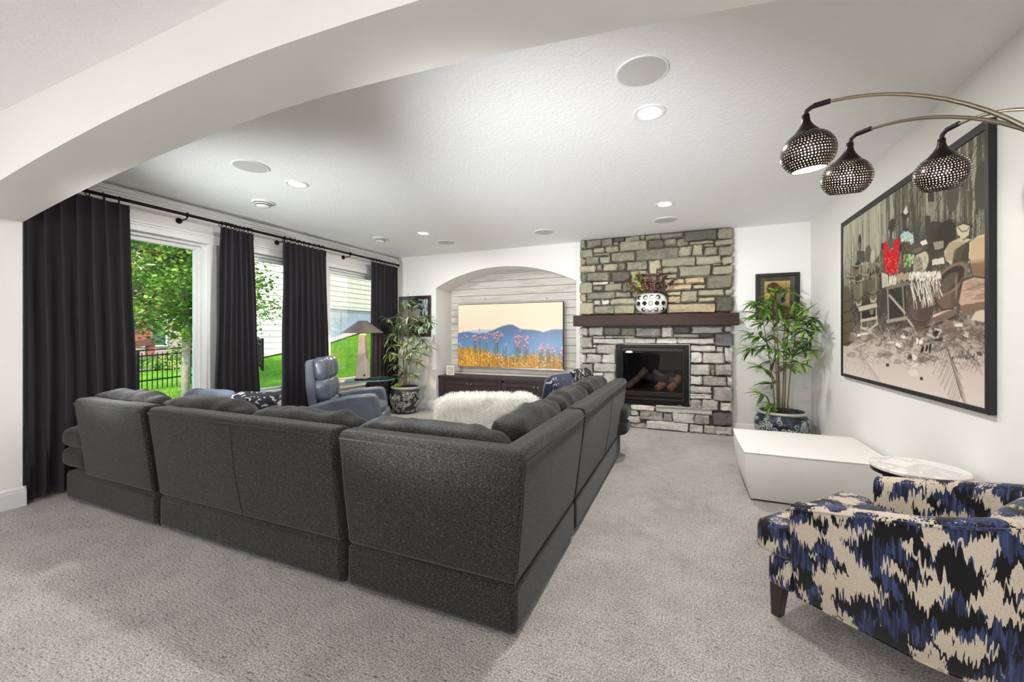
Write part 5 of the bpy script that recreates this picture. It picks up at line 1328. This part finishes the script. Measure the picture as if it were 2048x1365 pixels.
for (x, y, w_, h_, c_) in ((384, 246, .005, .010, (176, 172, 158)), (386, 262, .004, .008, (140, 134, 122)), (490, 175, .005, .012, (168, 160, 142)), (492, 198, .004, .008, (140, 130, 114)), (540, 345, .03, .010, (128, 116, 98)), (330, 385, .006, .03, (140, 134, 118)), (448, 400, .005, .04, (146, 138, 122)), (216, 318, .004, .012, (150, 144, 130)), (760, 560, .006, .05, (150, 124, 106)), (660, 590, .005, .05, (126, 102, 88))):
    pt.ell(*cp(x, y), w_, h_, c_, .75, 0, .8)
for _ in range(70):
    q = cp(500 + rs.rand() * 170, 478 + rs.rand() * 30); pt.ell(*q, .007, .014, [(222, 212, 196), (240, 232, 218)][rs.randint(2)], .9, .5); pt.ell(q[0] + .004, q[1] + .01, .003, .006, (70, 60, 54), .6)
for _ in range(60):
    x, y = 160 + rs.rand() * 500, 790 + rs.rand() * 190; pts_ = [(x + 26 * math.cos(a) * (.5 + rs.rand()), y + 16 * math.sin(a) * (.5 + rs.rand())) for a in np.linspace(0, 5.5, 5)]
    pt.poly(cps(pts_), [(206, 194, 182), (164, 150, 140), (120, 108, 100), (226, 216, 206)][rs.randint(4)], .4); pt.path(cps(pts_ + pts_[:1]), 1, (70, 60, 56), .45)
# palm fronds
def frond(x0, y0, x1, y1, n, L, c, al=.7):
    pt.line(cp(x0, y0), cp(x1, y1), 1.6, c, al)
    for k in range(n):
        t = k / n; x = x0 + (x1 - x0) * t; y = y0 + (y1 - y0) * t
        for s in (-1, 1): pt.line(cp(x, y), cp(x + s * L * (.35 + .2 * rs.rand()) * (1 - t * .5), y + L * (.85 + .3 * rs.rand()) * (1 - t * .4)), 1, c, al * .8)
frond(700, 870, 790, 1180, 16, 150, (96, 82, 76)); frond(690, 790, 900, 1000, 14, 110, (120, 98, 90)); frond(680, 860, 560, 960, 10, 70, (104, 92, 86)); frond(200, 900, 330, 1080, 14, 90, (128, 114, 108), .5); frond(930, 800, 700, 800, 14, 60, (112, 92, 82))
for k in range(60): x = 600 + rs.rand() * 320; y = 760 + rs.rand() * 130; pt.path(cps([(x, y), (x + 40, y - 12), (x + 75, y + 10)]), 1, (110, 92, 84), .6)
# signature
sgp = [(735, 955), (745, 945), (738, 960), (752, 956), (760, 940), (764, 955), (775, 938), (778, 955), (786, 952), (795, 915), (797, 958), (806, 940), (812, 956), (828, 905), (832, 930), (815, 960), (835, 955), (842, 935), (846, 950), (856, 945), (858, 965), (862, 930)]
pt.path(cps(sgp), 1.1, (44, 38, 38), .85); pt.path(cps([(876, 925), (884, 922), (880, 935), (888, 932)]), 1.4, (44, 38, 38)); pt.path(cps([(892, 922), (898, 922), (892, 940), (905, 938)]), 1.4, (44, 38, 38))
pt.mesh('canvas', lambda u, v: (XP + .010, CY1 - (CY1 - CY0) * u, CZ1 - (CZ1 - CZ0) * v), vcol_mat('painted_canvas', 0, .6, .2), pa)

# ================================================================== arc lamp
PLX, PLY = 1.30, 1.80
al = thing('arc_floor_lamp', (PLX, PLY, 0), 'three-armed arc floor lamp with pierced bronze dome shades', 'floor lamp')
M_steel = mat('brushed_steel', (168, 158, 140), .28, .95)
M_bronze = mat('dark_bronze', (40, 33, 29), .35, .6)
MB().lathe([(.0, 0), (.115, 0), (.115, .022), (.10, .030), (.02, .034)], (PLX, PLY, 0), 40, False, True).build('base', mat('lamp_foot', (34, 32, 32), .3, .4), al, smooth=True, auto=40)
def shade_mat(name, outer):
    k = N(name); tc = k.n('TexCoord'); nv = k.n('VectorMath', operation='NORMALIZE'); k.l(tc.outputs['Object'], nv.inputs[0])
    sn = k.n('SeparateXYZ'); k.l(nv.outputs[0], sn.inputs[0]); DL = .118
    lat = k.math('DIVIDE', k.math('ARCSINE', sn.outputs[2]), DL); row = k.math('FLOOR', lat); v_ = k.math('SUBTRACT', k.math('FRACT', lat), .5)
    n_ = k.math('ROUND', k.math('MULTIPLY', k.math('COSINE', k.math('MULTIPLY', k.math('ADD', row, .5), DL)), 2 * PI / DL))
    lon = k.math('ARCTAN2', sn.outputs[1], sn.outputs[0])
    u_ = k.math('SUBTRACT', k.math('FRACT', k.math('ADD', k.math('MULTIPLY', k.math('DIVIDE', lon, 2 * PI), n_), k.math('ADD', k.math('MULTIPLY', row, .37), 50.0))), .5)
    wob = k.noise(nv.outputs[0], 9, 1)
    hole = k.math('LESS_THAN', k.math('ADD', k.math('MULTIPLY', u_, u_), k.math('MULTIPLY', v_, v_)), k.math('MULTIPLY', wob, .095))
    sp = k.n('SeparateXYZ'); k.l(tc.outputs['Object'], sp.inputs[0])
    hole = k.math('MULTIPLY', hole, k.math('LESS_THAN', sp.outputs[2], .078))
    if outer: k.set(Base_Color=lin((52, 38, 32)), Roughness=.25, Metallic=.6)
    else: k.set(Base_Color=lin((245, 240, 230)), Roughness=.6)
    tr = k.n('BsdfTransparent'); mx = k.n('MixShader'); k.l(hole, mx.inputs[0]); k.l(k.b.outputs[0], mx.inputs[1]); k.l(tr.outputs[0], mx.inputs[2]); k.l(mx.outputs[0], k.out.inputs['Surface']); return k.m
M_shO, M_shI = shade_mat('pierced_bronze', True), shade_mat('pierced_lining', False)
M_arcbulb = mat('arc_bulb', (255, 246, 230), .4, emit=7.)
def head(joint, yaw, zb, rad, tilt, shade_c, nm):
    """arm from the pole to the joint and a dome shade below it; joint: world point; zb: height where the arm leaves the pole"""
    jx, jy, jz = joint; b = jz - zb; path = [(PLX, PLY, .03), (PLX, PLY, zb * .5), (PLX, PLY, zb)]
    for i in range(1, 25):
        ph_ = (PI / 2) * i / 24; t = math.cos(ph_)            # t: 1 at the pole, 0 at the tip
        path.append((jx + (PLX - jx) * t, jy + (PLY - jy) * t, zb + b * math.sqrt(max(0, 1 - t * t))))
    arm = MB().tube(path, [.0095] * 3 + [.0095 - .0035 * i / 24 for i in range(24)], 10).build('arm', M_steel, al, smooth=True)
    d = Vector((jx - PLX, jy - PLY, 0)).normalized()
    J = Vector(joint)
    cl_ = MB().tube([J - d * .05, J + d * .008], .0105, 12).tube([J + d * .008, J + d * .03 + Vector((0, 0, -.012)), J + d * .034 + Vector((0, 0, -.03))], .009, 10)
    cl_.build('knuckle', M_blackmatte, arm, smooth=True, auto=50)
    top = J + d * .034 + Vector((0, 0, -.028))
    vdir = Vector((top.x, top.y, 0)).normalized(); rgt = Vector((vdir.y, -vdir.x, 0))     # each head is turned a little on its knuckle
    Mh = Matrix.Translation(top) @ Matrix.Rotation(math.radians(tilt[0]), 4, rgt) @ Matrix.Rotation(math.radians(tilt[1]), 4, vdir)
    R_ = rad
    cz = -.0765 - R_ * .79                                     # centre of the dome below the top
    neck = [(.014, 0), (.015, -.022), (.019, -.036), (.029, -.052), (R_ * .51, -.078)]
    dome = []
    for i in range(15):
        a = math.radians(60 - 112 * i / 14); dome.append((R_ * math.cos(a), R_ * .92 * math.sin(a)))
    s = MB().lathe(neck, (0, 0, 0), 28, True, False); s.v = [Mh @ p for p in s.v]; s.build('shade_neck', M_bronze, al, smooth=True)
    Mc = Mh @ Matrix.Translation(Vector((0, 0, cz)))
    def put(mb, name, m, par):
        me = mb.build(name, m, par, smooth=True, local=True)
        lm = XF[al.name].inverted() @ Mc; me.matrix_local = lm; me.location = lm.translation; me.rotation_euler = lm.to_euler(); return me
    so = put(MB().lathe(dome, (0, 0, 0), 48, False, False), 'shade', M_shO, al)
    put(MB().lathe([(r_ * .972, z_ * .972) for r_, z_ in dome], (0, 0, 0), 48, False, False), 'shade_lining', M_shI, al)
    bp = Mc @ Vector((0, 0, .005))
    MB().lathe([(.032 * math.sin(PI * i / 10), -.036 * math.cos(PI * i / 10)) for i in range(11)], bp, 18, False, False).build('bulb', M_arcbulb, al, smooth=True)
    L = bpy.data.lights.new('arc_light', 'POINT'); L.energy = ARC_W; L.shadow_soft_size = .04; L.color = (1, .86, .70)
    lo = bpy.data.objects.new('arc_light', L); COL.objects.link(lo); lo.parent = al; lo.location = XF[al.name].inverted() @ bp
def jpt(px, py, D): return tuple(Vector((0, 0, CAMH)) + ray(px, py) * D)
head(jpt(1631, 211, 1.72), 0, 1.14, .101, (6, -3), None, 'a')
head(jpt(1717, 267, 1.90), 0, 1.27, .101, (14, 5), None, 'b')
head(jpt(1897, 258, 1.87), 0, 1.44, .101, (21, 0), None, 'c')

# ================================================================== ottoman, round table
ot = thing('square_ottoman', (.90, 4.2, 0), 'large square white leather ottoman against the painting wall', 'ottoman')
M_otl = mat('white_leather', (232, 229, 223), .5, spec=.35, var=.02, vscale=4, bump=.05, bscale=120)
def ott():
    m = MB(); n = 12; vs = []; fs = []
    x0, x1, y0, y1 = .425, 1.375, 3.745, 4.63
    rings = [(.0, .045, .0), (.06, .030, .006), (.18, .012, .012), (.30, .002, .012), (.375, .0, .006)]
    def outline(ins, bul, z):
        pts = []
        for sde in range(4):
            for i in range(n):
                t = i / n
                if sde == 0: x, y, nx, ny = x0 + (x1 - x0) * t, y0, 0, -1
                elif sde == 1: x, y, nx, ny = x1, y0 + (y1 - y0) * t, 1, 0
                elif sde == 2: x, y, nx, ny = x1 - (x1 - x0) * t, y1, 0, 1
                else: x, y, nx, ny = x0, y1 - (y1 - y0) * t, -1, 0
                cx_, cy_ = (x0 + x1) / 2, (y0 + y1) / 2
                x = cx_ + (x - cx_) * (1 - 2 * ins / (x1 - x0)); y = cy_ + (y - cy_) * (1 - 2 * ins / (y1 - y0))
                bl = bul * math.sin(PI * t); pts.append((x + nx * bl, y + ny * bl, z))
        return pts
    for (z, ins, bul) in rings: vs += outline(ins, bul, z + .015)
    for (z, ins, bul) in ((.392, .012, .004), (.402, .05, 0), (.412, .16, 0), (.416, .30, 0)): vs += outline(ins, bul, z)
    k = 4 * n; nr = len(rings) + 4
    for i in range(nr - 1):
        for j in range(k): fs.append((i * k + j, i * k + (j + 1) % k, (i + 1) * k + (j + 1) % k, (i + 1) * k + j))
    fs.append(tuple((nr - 1) * k + j for j in range(k))); fs.append(tuple(range(k))[::-1])
    m.add(vs, fs).build('upholstery', M_otl, ot, smooth=True, auto=38)
    seam = outline(-.001, .007, .3925)
    MB().tube(seam, .0045, 6, closed=True).build('seam', M_otl, ot, smooth=True)
    MB().box(x0 + .07, x1 - .07, y0 + .07, y1 - .07, 0, .02).build('plinth', M_blackmatte, ot)
ott()
rt = thing('round_side_table', (1.175, 2.965, 0), 'small round table with white marble top and black metal frame behind the armchair', 'table')
km = N('white_marble'); v = km.co(); a = km.noise(v, 3, 5, .6, 1.2); f = km.math('ABSOLUTE', km.math('SUBTRACT', a, .5))
km.set(Base_Color=km.ramp(f, [(0, lin((204, 196, 190))), (.05, lin((232, 228, 222))), (.2, lin((238, 235, 230)))]), Roughness=.2)
tc_ = (1.175, 2.965, 0); tr_ = .206
MB().lathe([(.0, .580), (tr_ - .004, .580), (tr_, .584), (tr_, .597), (tr_ - .004, .601), (0, .601)], tc_, 56, False, False).build('top', km.m, rt, smooth=True, auto=40)
MB().lathe([(tr_ - .012, .560), (tr_ - .004, .560), (tr_ - .004, .580), (tr_ - .012, .580)], tc_, 56, False, False).build('rim_ring', M_black, rt, smooth=True, auto=40)
MB().lathe([(tr_ - .02, .0), (tr_ - .004, .0), (tr_ - .004, .015), (tr_ - .02, .015)], tc_, 56, False, False).build('foot_ring', M_black, rt, smooth=True, auto=40)
for k in range(4):
    a = math.radians(205 + 90 * k); x, y = tc_[0] + (tr_ - .014) * math.cos(a), tc_[1] + (tr_ - .014) * math.sin(a)
    MB().tube([(x, y, .005), (x, y, .575)], .010, 8).build('leg', M_black, rt, smooth=True)

# ================================================================== patterned armchair
ch = thing('patterned_armchair', (.975, 2.258, 0), 'barrel armchair in cream fabric with navy and black ikat blotches', 'armchair', rz=math.atan2(.643, -.766))
def ikat():
    k = N('ikat_fabric'); tc = k.n('TexCoord'); sp = k.n('SeparateXYZ'); k.l(tc.outputs['Object'], sp.inputs[0])
    at = k.math('ARCTAN2', sp.outputs[1], k.math('ADD', sp.outputs[0], .0))
    def vec(sx, sz, zoff=None):
        cb_ = k.n('CombineXYZ'); k.l(k.math('MULTIPLY', sp.outputs[0], sx), cb_.inputs[0]); k.l(k.math('MULTIPLY', sp.outputs[1], sx), cb_.inputs[1])
        zz = sp.outputs[2] if zoff is None else k.math('ADD', sp.outputs[2], zoff)
        k.l(k.math('MULTIPLY', zz, sz), cb_.inputs[2]); return cb_.outputs[0]
    jag = k.noise(vec(95, 4), 1., 1, .5); jag2 = k.noise(vec(190, 7), 1., 0)
    off = k.math('ADD', k.math('MULTIPLY', k.math('SUBTRACT', jag, .5), .10), k.math('MULTIPLY', k.math('SUBTRACT', jag2, .5), .06))
    base = k.noise(vec(11.5, 12.5, off), 1., 1, .45, .25)
    b2 = k.noise(vec(15, 10, k.math('ADD', off, 3.7)), 1., 1, .4)
    dark = k.math('GREATER_THAN', base, .49)
    core = k.math('GREATER_THAN', b2, .50)
    stripe = k.noise(vec(120, 2.5), 1., 1)
    blue = k.ramp(stripe, [(.35, lin((28, 30, 44))), (.5, lin((46, 55, 90))), (.7, lin((68, 78, 116)))])
    ink = k.mix(core, lin((18, 17, 20)), blue)
    weave = k.noise(tc.outputs['Object'], 420, 2, .7)
    cream = k.ramp(weave, [(.3, lin((164, 150, 132))), (.5, lin((196, 182, 164))), (.7, lin((214, 202, 186)))])
    k.set(Base_Color=k.mix(dark, cream, ink), Roughness=.85); k.b.inputs['Specular IOR Level'].default_value = .2
    k.b.inputs['Sheen Weight'].default_value = .2; k.bump(k.math('ADD', weave, k.math('MULTIPLY', dark, .8)), .25, .003); return k.m
M_ikat = ikat()
RO, RI, LA = .415, .325, .365
def upath(s, R):
    """s 0..1 along the U: near arm front -> back -> far arm front; returns (x,y,nx,ny)"""
    tot = 2 * LA + PI * RO; d = s * tot
    if d < LA: return LA - d, R, 0, 1
    if d > tot - LA: return d - (tot - LA), -R, 0, -1
    a = PI / 2 + (d - LA) / RO; return R * math.cos(a), R * math.sin(a), math.cos(a), math.sin(a)
def ztop(x): return .572 + .235 * (LA - x)
ns = 64; vs = []; fs = []; K = 12
for i in range(ns + 1):
    s = i / ns; xo, yo, nx, ny = upath(s, RO); zt = ztop(xo)
    prf = [(-.045, .15), (-.03, .17), (-.012, .35), (.0, zt - .04), (-.002, zt - .012), (-.014, zt), (-.045, zt + .006), (-.072, zt - .002), (-.088, zt - .02), (-.092, zt - .06), (-.10, .40), (-.11, .22)]
    for (dn, zz) in prf:
        x, y = xo + nx * dn, yo + ny * dn
        vs.append((x, y, zz))
for i in range(ns):
    for j in range(K - 1): fs.append((i * K + j, i * K + j + 1, (i + 1) * K + j + 1, (i + 1) * K + j))
fs.append(tuple(range(K))); fs.append(tuple(ns * K + j for j in range(K))[::-1])
MB().add(vs, fs).build('shell', M_ikat, ch, smooth=True, local=True, auto=60)
M_pipe = M_ikat
def pipe(idx, name='piping', r=.006, extra=.002):
    pth = []
    for i in range(ns + 1):
        s = i / ns; xo, yo, nx, ny = upath(s, RO); zt = ztop(xo); dn, zz = {'t': (.002, zt - .014), 'b': (-.044, .152)}[idx]
        pth.append((xo + nx * dn, yo + ny * dn, zz))
    MB().tube(pth, r, 6).build(name, M_pipe, ch, smooth=True, local=True)
pipe('t'); pipe('b')
for sy in (1, -1):
    pth = [(LA + .001, sy * (RO - .045 + .0), .16), (LA + .003, sy * (RO - .012), .35), (LA + .003, sy * (RO), ztop(LA) - .04), (LA + .003, sy * (RO - .012), ztop(LA) - .002)]
    MB().tube(pth, .005, 6).build('piping', M_pipe, ch, smooth=True, local=True)
b = MB().prism([(-.30, -.2), (-.30, .2), (-.12, .315), (LA + .012, .325), (LA + .012, .385), (.49, .385), (.49, -.385), (LA + .012, -.385), (LA + .012, -.325), (-.12, -.315)], 'z', .155, .29)
b.build('seat_base', M_ikat, ch, bevel=.018, seg=3, local=True)
b = MB().prism([(-.28, -.2), (-.28, .2), (-.12, .305), (LA + .02, .312), (LA + .02, .400), (.545, .400), (.545, -.400), (LA + .02, -.400), (LA + .02, -.312), (-.12, -.305)], 'z', .295, .445)
b.build('seat_cushion', M_ikat, ch, bevel=.035, seg=4, local=True)
MB().blob(.08, .27, .17, M=Matrix.Translation(Vector((-.215, 0, .55))) @ Matrix.Rotation(-.18, 4, 'Y'), n=10, e=3.5, wr=.006).build('back_cushion', M_ikat, ch, smooth=True, local=True)
M_leg = mat('espresso_leg', (38, 28, 25), .35, coat=.3)
def cleg(x, y, sx):
    vs = []
    for (w, z, o) in ((.020, 0, .0), (.030, .158, 0)):
        for (dx, dy) in ((-1, -1), (1, -1), (1, 1), (-1, 1)): vs.append((x + dx * w + (sx * .02 if z == 0 else 0), y + dy * w, z))
    MB().add(vs, [(3, 2, 1, 0), (4, 5, 6, 7), (0, 1, 5, 4), (1, 2, 6, 5), (2, 3, 7, 6), (3, 0, 4, 7)]).build('leg', M_leg, ch, bevel=.003, local=True)
cleg(.455, .345, .5); cleg(.455, -.345, .5); cleg(-.22, .22, -1); cleg(-.22, -.22, -1)
# ================================================================== garden outside the windows
def gz(x, y):
    d = max(0., min(1.2, (XO - x) / 9.0))
    edge = np.interp(y, [-20, 6.5, 8.2, 10, 13, 15, 40], [-.15, -.12, .08, .46, .92, 1.42, 3.2]); near = np.interp(y, [-20, 4, 9, 40], [-.15, -.1, .12, 1.2])
    q = float(near * (1 - d) + edge * d); f2 = max(0., min(1., (-15.3 - x) / 2.5))
    return q * (1 - f2) - .1 * f2
kg = N('lawn_grass'); v = kg.co(); a = kg.noise(v, 1.1, 3); b = kg.noise(v, 45, 3, .7)
g = kg.ramp(a, [(.3, lin((84, 132, 34))), (.7, lin((120, 164, 48)))])
kg.set(Base_Color=kg.mix(.5, g, kg.ramp(b, [(.3, (.18, .28, .06, 1)), (.7, (.75, .85, .4, 1))]), 'OVERLAY'), Roughness=.9); kg.b.inputs['Specular IOR Level'].default_value = .1
kg.bump(b, .8, .05)
ln = MB().grid(lambda u, v: Vector((XO - 45 * (1 - u) ** 1.5, -14 + 46 * v, gz(XO - 45 * (1 - u) ** 1.5, -14 + 46 * v) + .02 * noise.noise(Vector((u * 60, v * 60, 0))))), 60, 90).build('lawn', kg.m, smooth=True)
struct(ln)
# grass blades on the part of the lawn that the windows show
r = random.Random(8); vs = []; fs = []
for _ in range(26000):
    x = r.uniform(-13.8, -5.6); y = r.uniform(3.0, 14.5)
    zz = gz(x, y); a = r.uniform(0, 2 * PI); h_ = r.uniform(.03, .07); w = .006
    o = len(vs); vs += [(x - w * math.cos(a), y - w * math.sin(a), zz), (x + w * math.cos(a), y + w * math.sin(a), zz), (x + r.uniform(-.03, .03), y + r.uniform(-.03, .03), zz + h_)]; fs.append((o, o + 1, o + 2))
gb = MB(); gb.v = [Vector(p) for p in vs]; gb.f = fs
M_blade = leafmat('grass_blade', (96, 150, 40), (136, 180, 60))
tag(stuff(gb.build('grass', M_blade)), 'short green grass blades of the sloping lawn', 'grass')
# neighbour's house: lap siding above a pale foundation
nh = thing('neighbour_house', (-14.6, 16, 0), 'cream house wall of lap siding over a blue-grey foundation beyond the lawn', 'house')
M_sid = mat('cream_siding', (206, 199, 182), .6, var=.03, vscale=3); M_fnd = mat('blue_grey_foundation', (150, 162, 170), .8, var=.1, vscale=3, bump=.2, bscale=8); M_flash = mat('flashing', (92, 98, 106), .5)
XH = -14.5; zf = 2.47
MB().box(XH - .5, XH - .05, 9.2, 30, .0, 7.4).build('core', M_sid, nh)
MB().box(XH - .05, XH + .0, 12.2, 30, .2, zf - .05).build('foundation', M_fnd, nh)
for yy_ in (14.2, 17.4, 20.6): MB().box(XH - .02, XH + .006, yy_, yy_ + .03, .6, zf - .05).build('joint', M_flash, nh)
MB().box(XH - .05, XH + .05, 12.2, 30, zf - .06, zf).build('flashing', M_flash, nh)
def lap(y0, y1, z):
    return MB().prism([(XH - .05, z), (XH + .035, z), (XH + .012, z + .225), (XH - .05, z + .225)], 'y', y0, y1)
z = .35
sp_ = None
while z < 7.2:
    y0 = 9.2 if z < zf else 9.2; y1 = 12.2 if z < zf - .1 else 30.0
    b = MB().add(*(lambda m: (m.v, m.f))(MB().prism([(XH - .05, z), (XH + .035, z), (XH + .010, z + .22), (XH - .05, z + .22)], 'x', 0, 1))) if False else None
    m = MB(); pr = [(XH - .05, z), (XH + .035, z), (XH + .010, z + .222), (XH - .05, z + .222)]
    vs = [(p[0], y, p[1]) for y in (y0, y1) for p in pr]
    m.add(vs, [(0, 1, 2, 3), (7, 6, 5, 4), (0, 4, 5, 1), (1, 5, 6, 2), (2, 6, 7, 3), (3, 7, 4, 0)]).build('siding_board', M_sid, nh)
    z += .225
# soil strip along the wall
tag(MB().grid(lambda u, v: Vector((XH + .0 + .55 * u, 9.2 + 16 * v, gz(XH + .5 * u, 9.2 + 16 * v) + .05)), 3, 60).build('gravel_strip', mat('gravel', (196, 178, 166), .9, var=.4, vscale=12, bump=.6, bscale=14, bdist=.05)), 'pale gravel strip along the foot of the house wall', 'gravel', kind='stuff')
# black picket fence
def fence(p0, p1, n_post, label, step=.105):
    p0, p1 = Vector(p0), Vector(p1); L_ = (p1 - p0).length; d = (p1 - p0) / L_
    t = thing('picket_fence', p0, label, 'fence')
    def seg(b, a0, a1, zo0, zo1, w):
        a = p0 + d * a0; c = p0 + d * a1; za, zc = gz(a.x, a.y), gz(c.x, c.y); n = Vector((-d.y, d.x, 0)) * w
        vs = [a - n + Vector((0, 0, za + zo0 - a.z)), a + n + Vector((0, 0, za + zo0 - a.z)), c + n + Vector((0, 0, zc + zo0 - c.z)), c - n + Vector((0, 0, zc + zo0 - c.z))]
        vs += [v_ + Vector((0, 0, zo1 - zo0)) for v_ in vs]; b.add(vs, [(3, 2, 1, 0), (4, 5, 6, 7), (0, 1, 5, 4), (1, 2, 6, 5), (2, 3, 7, 6), (3, 0, 4, 7)])
    for (za, zb_) in ((.14, .175), (.76, .795), (.90, .935)):
        b = MB(); seg(b, 0, L_, za, zb_, .014); b.build('rail', M_black, t)
    k = 0; s = 0.
    while s < L_:
        b = MB(); post = k % 20 == 0
        if post: seg(b, s, s + .06, 0, 1.02, .03)
        else: seg(b, s, s + .017, .05, .97, .008)
        b.build('post' if post else 'picket', M_black, t); s += step; k += 1
    return t
fence((-12.6, 3.6, 0), (-12.2, 8.8, 0), 0, 'black metal picket fence beyond the tree, seen through the first window')
fence((-12.2, 8.8, 0), (-14.35, 9.9, 0), 0, 'short black fence end meeting the cream house wall')
# leafy tree by the first window
TX, TY_ = -10.1, 5.5; tz0 = gz(TX, TY_)
tree = thing('maple_tree', (TX, TY_, tz0), 'young leafy green maple tree outside the first window', 'tree')
M_bark = mat('bark', (150, 142, 132), .9, var=.3, vscale=14, bump=.5, bscale=30)
MB().tube([(TX, TY_, tz0 - .05), (TX + .02, TY_, 1.0), (TX - .02, TY_ + .03, 2.4), (TX, TY_, 4.0)], [.085, .075, .06, .03], 10).build('trunk', M_bark, tree, smooth=True)
r = random.Random(77); vs = []; fs = []; brs = []
for k in range(26):
    a = 2.4 * k; z0 = 1.15 + 2.6 * k / 26; L_ = r.uniform(1.2, 2.1) * (1 - .35 * (k / 26)); p0 = Vector((TX, TY_, z0)); p1 = p0 + Vector((math.cos(a) * L_, math.sin(a) * L_, L_ * r.uniform(.15, .55)))
    brs.append((p0, p1)); MB().tube([p0, p0.lerp(p1, .5) + Vector((0, 0, .08)), p1], [.028, .016, .006], 6).build('branch', M_bark, tree, smooth=True)
for k in range(21000):
    p0, p1 = r.choice(brs); t = r.random() ** .6; p = p0.lerp(p1, t) + Vector((r.gauss(0, .26), r.gauss(0, .26), r.gauss(0, .17)))
    if p.z < .95: continue
    n = Vector((r.gauss(0, .6), r.gauss(0, .6), 1)).normalized(); u = n.cross(Vector((r.gauss(0, 1), r.gauss(0, 1), 0))); u.normalize(); w = n.cross(u); L_ = r.uniform(.04, .09)
    o = len(vs); vs += [p, p + u * L_ * .5 + w * L_ * .55, p + u * L_ * 1.25, p + u * L_ * .5 - w * L_ * .55 + n * L_ * .12]; fs += [(o, o + 1, o + 2), (o, o + 2, o + 3)]
fo = MB(); fo.v = vs; fo.f = fs
kl = N('maple_leaf'); a = kl.noise(kl.co(), 2.2, 3); col = kl.ramp(a, [(.32, lin((46, 84, 30))), (.52, lin((96, 138, 46))), (.68, lin((172, 190, 84)))])
kl.set(Base_Color=col, Roughness=.5); tl2 = kl.n('BsdfTranslucent'); kl.l(kl.mix(1., col, (1.0, 1.0, .55, 1), 'MULTIPLY'), tl2.inputs[0]); mx = kl.n('MixShader'); mx.inputs[0].default_value = .4; kl.l(kl.b.outputs[0], mx.inputs[1]); kl.l(tl2.outputs[0], mx.inputs[2]); kl.l(mx.outputs[0], kl.out.inputs['Surface'])
stuff(fo.build('foliage', kl.m, tree))
# path, red timber deck with stair, house behind
tag(MB().grid(lambda u, v: Vector((-21.5 + 2.4 * u, -4 + 18 * v, gz(-20, -4 + 18 * v) + .06)), 2, 20).build('garden_path', mat('path_concrete', (206, 186, 178), .9, var=.08, vscale=3)), 'pale concrete path beyond the picket fence', 'path')
M_red = mat('red_timber', (150, 84, 72), .7, var=.15, vscale=4); M_dk = mat('dark_timber', (92, 58, 50), .7)
dk = thing('timber_deck', (-24.5, 9.0, 0), 'red-brown timber deck with stair and railing beyond the tree', 'deck')
MB().box(-27, -23.5, 4.2, 13.5, 2.55, 2.85).build('platform', M_red, dk)
for yy_ in (4.4, 8.3, 12.9): MB().box(-23.8, -23.55, yy_, yy_ + .24, -.3, 2.55).build('post', M_dk, dk)
for k in range(30): MB().box(-23.56, -23.5, 4.3 + k * .31, 4.38 + k * .31, 2.85, 3.75).build('baluster', M_red, dk)
MB().box(-23.6, -23.46, 4.2, 13.5, 3.72, 3.82).build('handrail', M_red, dk)
MB().prism([(4.4, 2.85), (4.4, 2.35), (1.4, -.2), (.8, -.2), (.8, .2)], 'x', -23.6, -23.45).build('stringer', M_red, dk)
MB().prism([(8.4, 1.9), (8.4, 1.2), (6.2, .1), (5.6, .1)], 'x', -23.42, -23.3).build('stringer', M_dk, dk)
for k in range(8): MB().box(-24.6, -23.45, 4.2 - k * .42, 4.55 - k * .42, 2.45 - k * .34, 2.5 - k * .34).build('tread', M_dk, dk)
MB().box(-24.2, -23.45, 7.6, 11.35, .85, 2.5).build('panel', M_red, dk)
for yy_ in (8.2, 9.0, 9.8, 10.6): MB().box(-23.46, -23.42, yy_, yy_ + .22, 1.35, 1.95).build('lattice', M_dk, dk)
MB().prism([(7.4, .15), (7.4, .45), (11.4, 1.15), (11.4, .85)], 'x', -23.5, -23.3).build('stringer', M_dk, dk)
MB().box(-23.7, -23.4, 11.2, 11.45, -.2, .9).build('post', M_red, dk)
th_ = thing('tan_house', (-30, 9, 0), 'tan house with white framed windows behind the timber deck', 'house')
M_tan = mat('tan_siding', (196, 170, 158), .7, var=.05, vscale=2)
MB().box(-36, -29, 0, 22, -.3, 7.5).build('wall', M_tan, th_)
MB().prism([(-29.0 + .6, 7.4), (-37, 7.4), (-33, 10)], 'y', -.5, 22.5).build('roof', mat('roof_shingle', (96, 88, 86), .9), th_)
for (y0_, z0_) in ((6.0, 4.4), (9.4, 4.4), (14.2, 4.2), (9.0, .6), (13.2, .6)):
    w = MB().box(-29.02, -28.94, y0_, y0_ + 1.6, z0_, z0_ + 1.5).build('window', M_white, th_)
    for c in range(2): MB().box(-28.95, -28.93, y0_ + .1 + c * .72, y0_ + .76 + c * .72, z0_ + .1, z0_ + 1.4).build('pane', mat('dusk_glass', (90, 104, 116), .1), w)
sh_ = thing('garden_shrub', (-19.4, 10.2, 0), 'rounded dark green shrub beside the path', 'shrub')
r = random.Random(4); vs = []; fs = []
for (cx_, cy_, rr) in ((-19.4, 10.2, .7), (-19.2, 11.0, .55), (-19.6, 9.5, .5)):
    for k in range(900):
        d = Vector((r.gauss(0, 1), r.gauss(0, 1), abs(r.gauss(0, 1)))).normalized(); p = Vector((cx_, cy_, gz(cx_, cy_) + .05)) + d * rr * r.uniform(.75, 1.05); u = d.orthogonal().normalized(); w = d.cross(u); a = r.uniform(0, 6.28); uu = u * math.cos(a) + w * math.sin(a); ww_ = d.cross(uu)
        o = len(vs); vs += [p, p + uu * .06 + ww_ * .05 + d * .03, p + uu * .14 + d * .03]; fs.append((o, o + 1, o + 2))
b = MB(); b.v = vs; b.f = fs; stuff(b.build('foliage', kl.m, sh_))
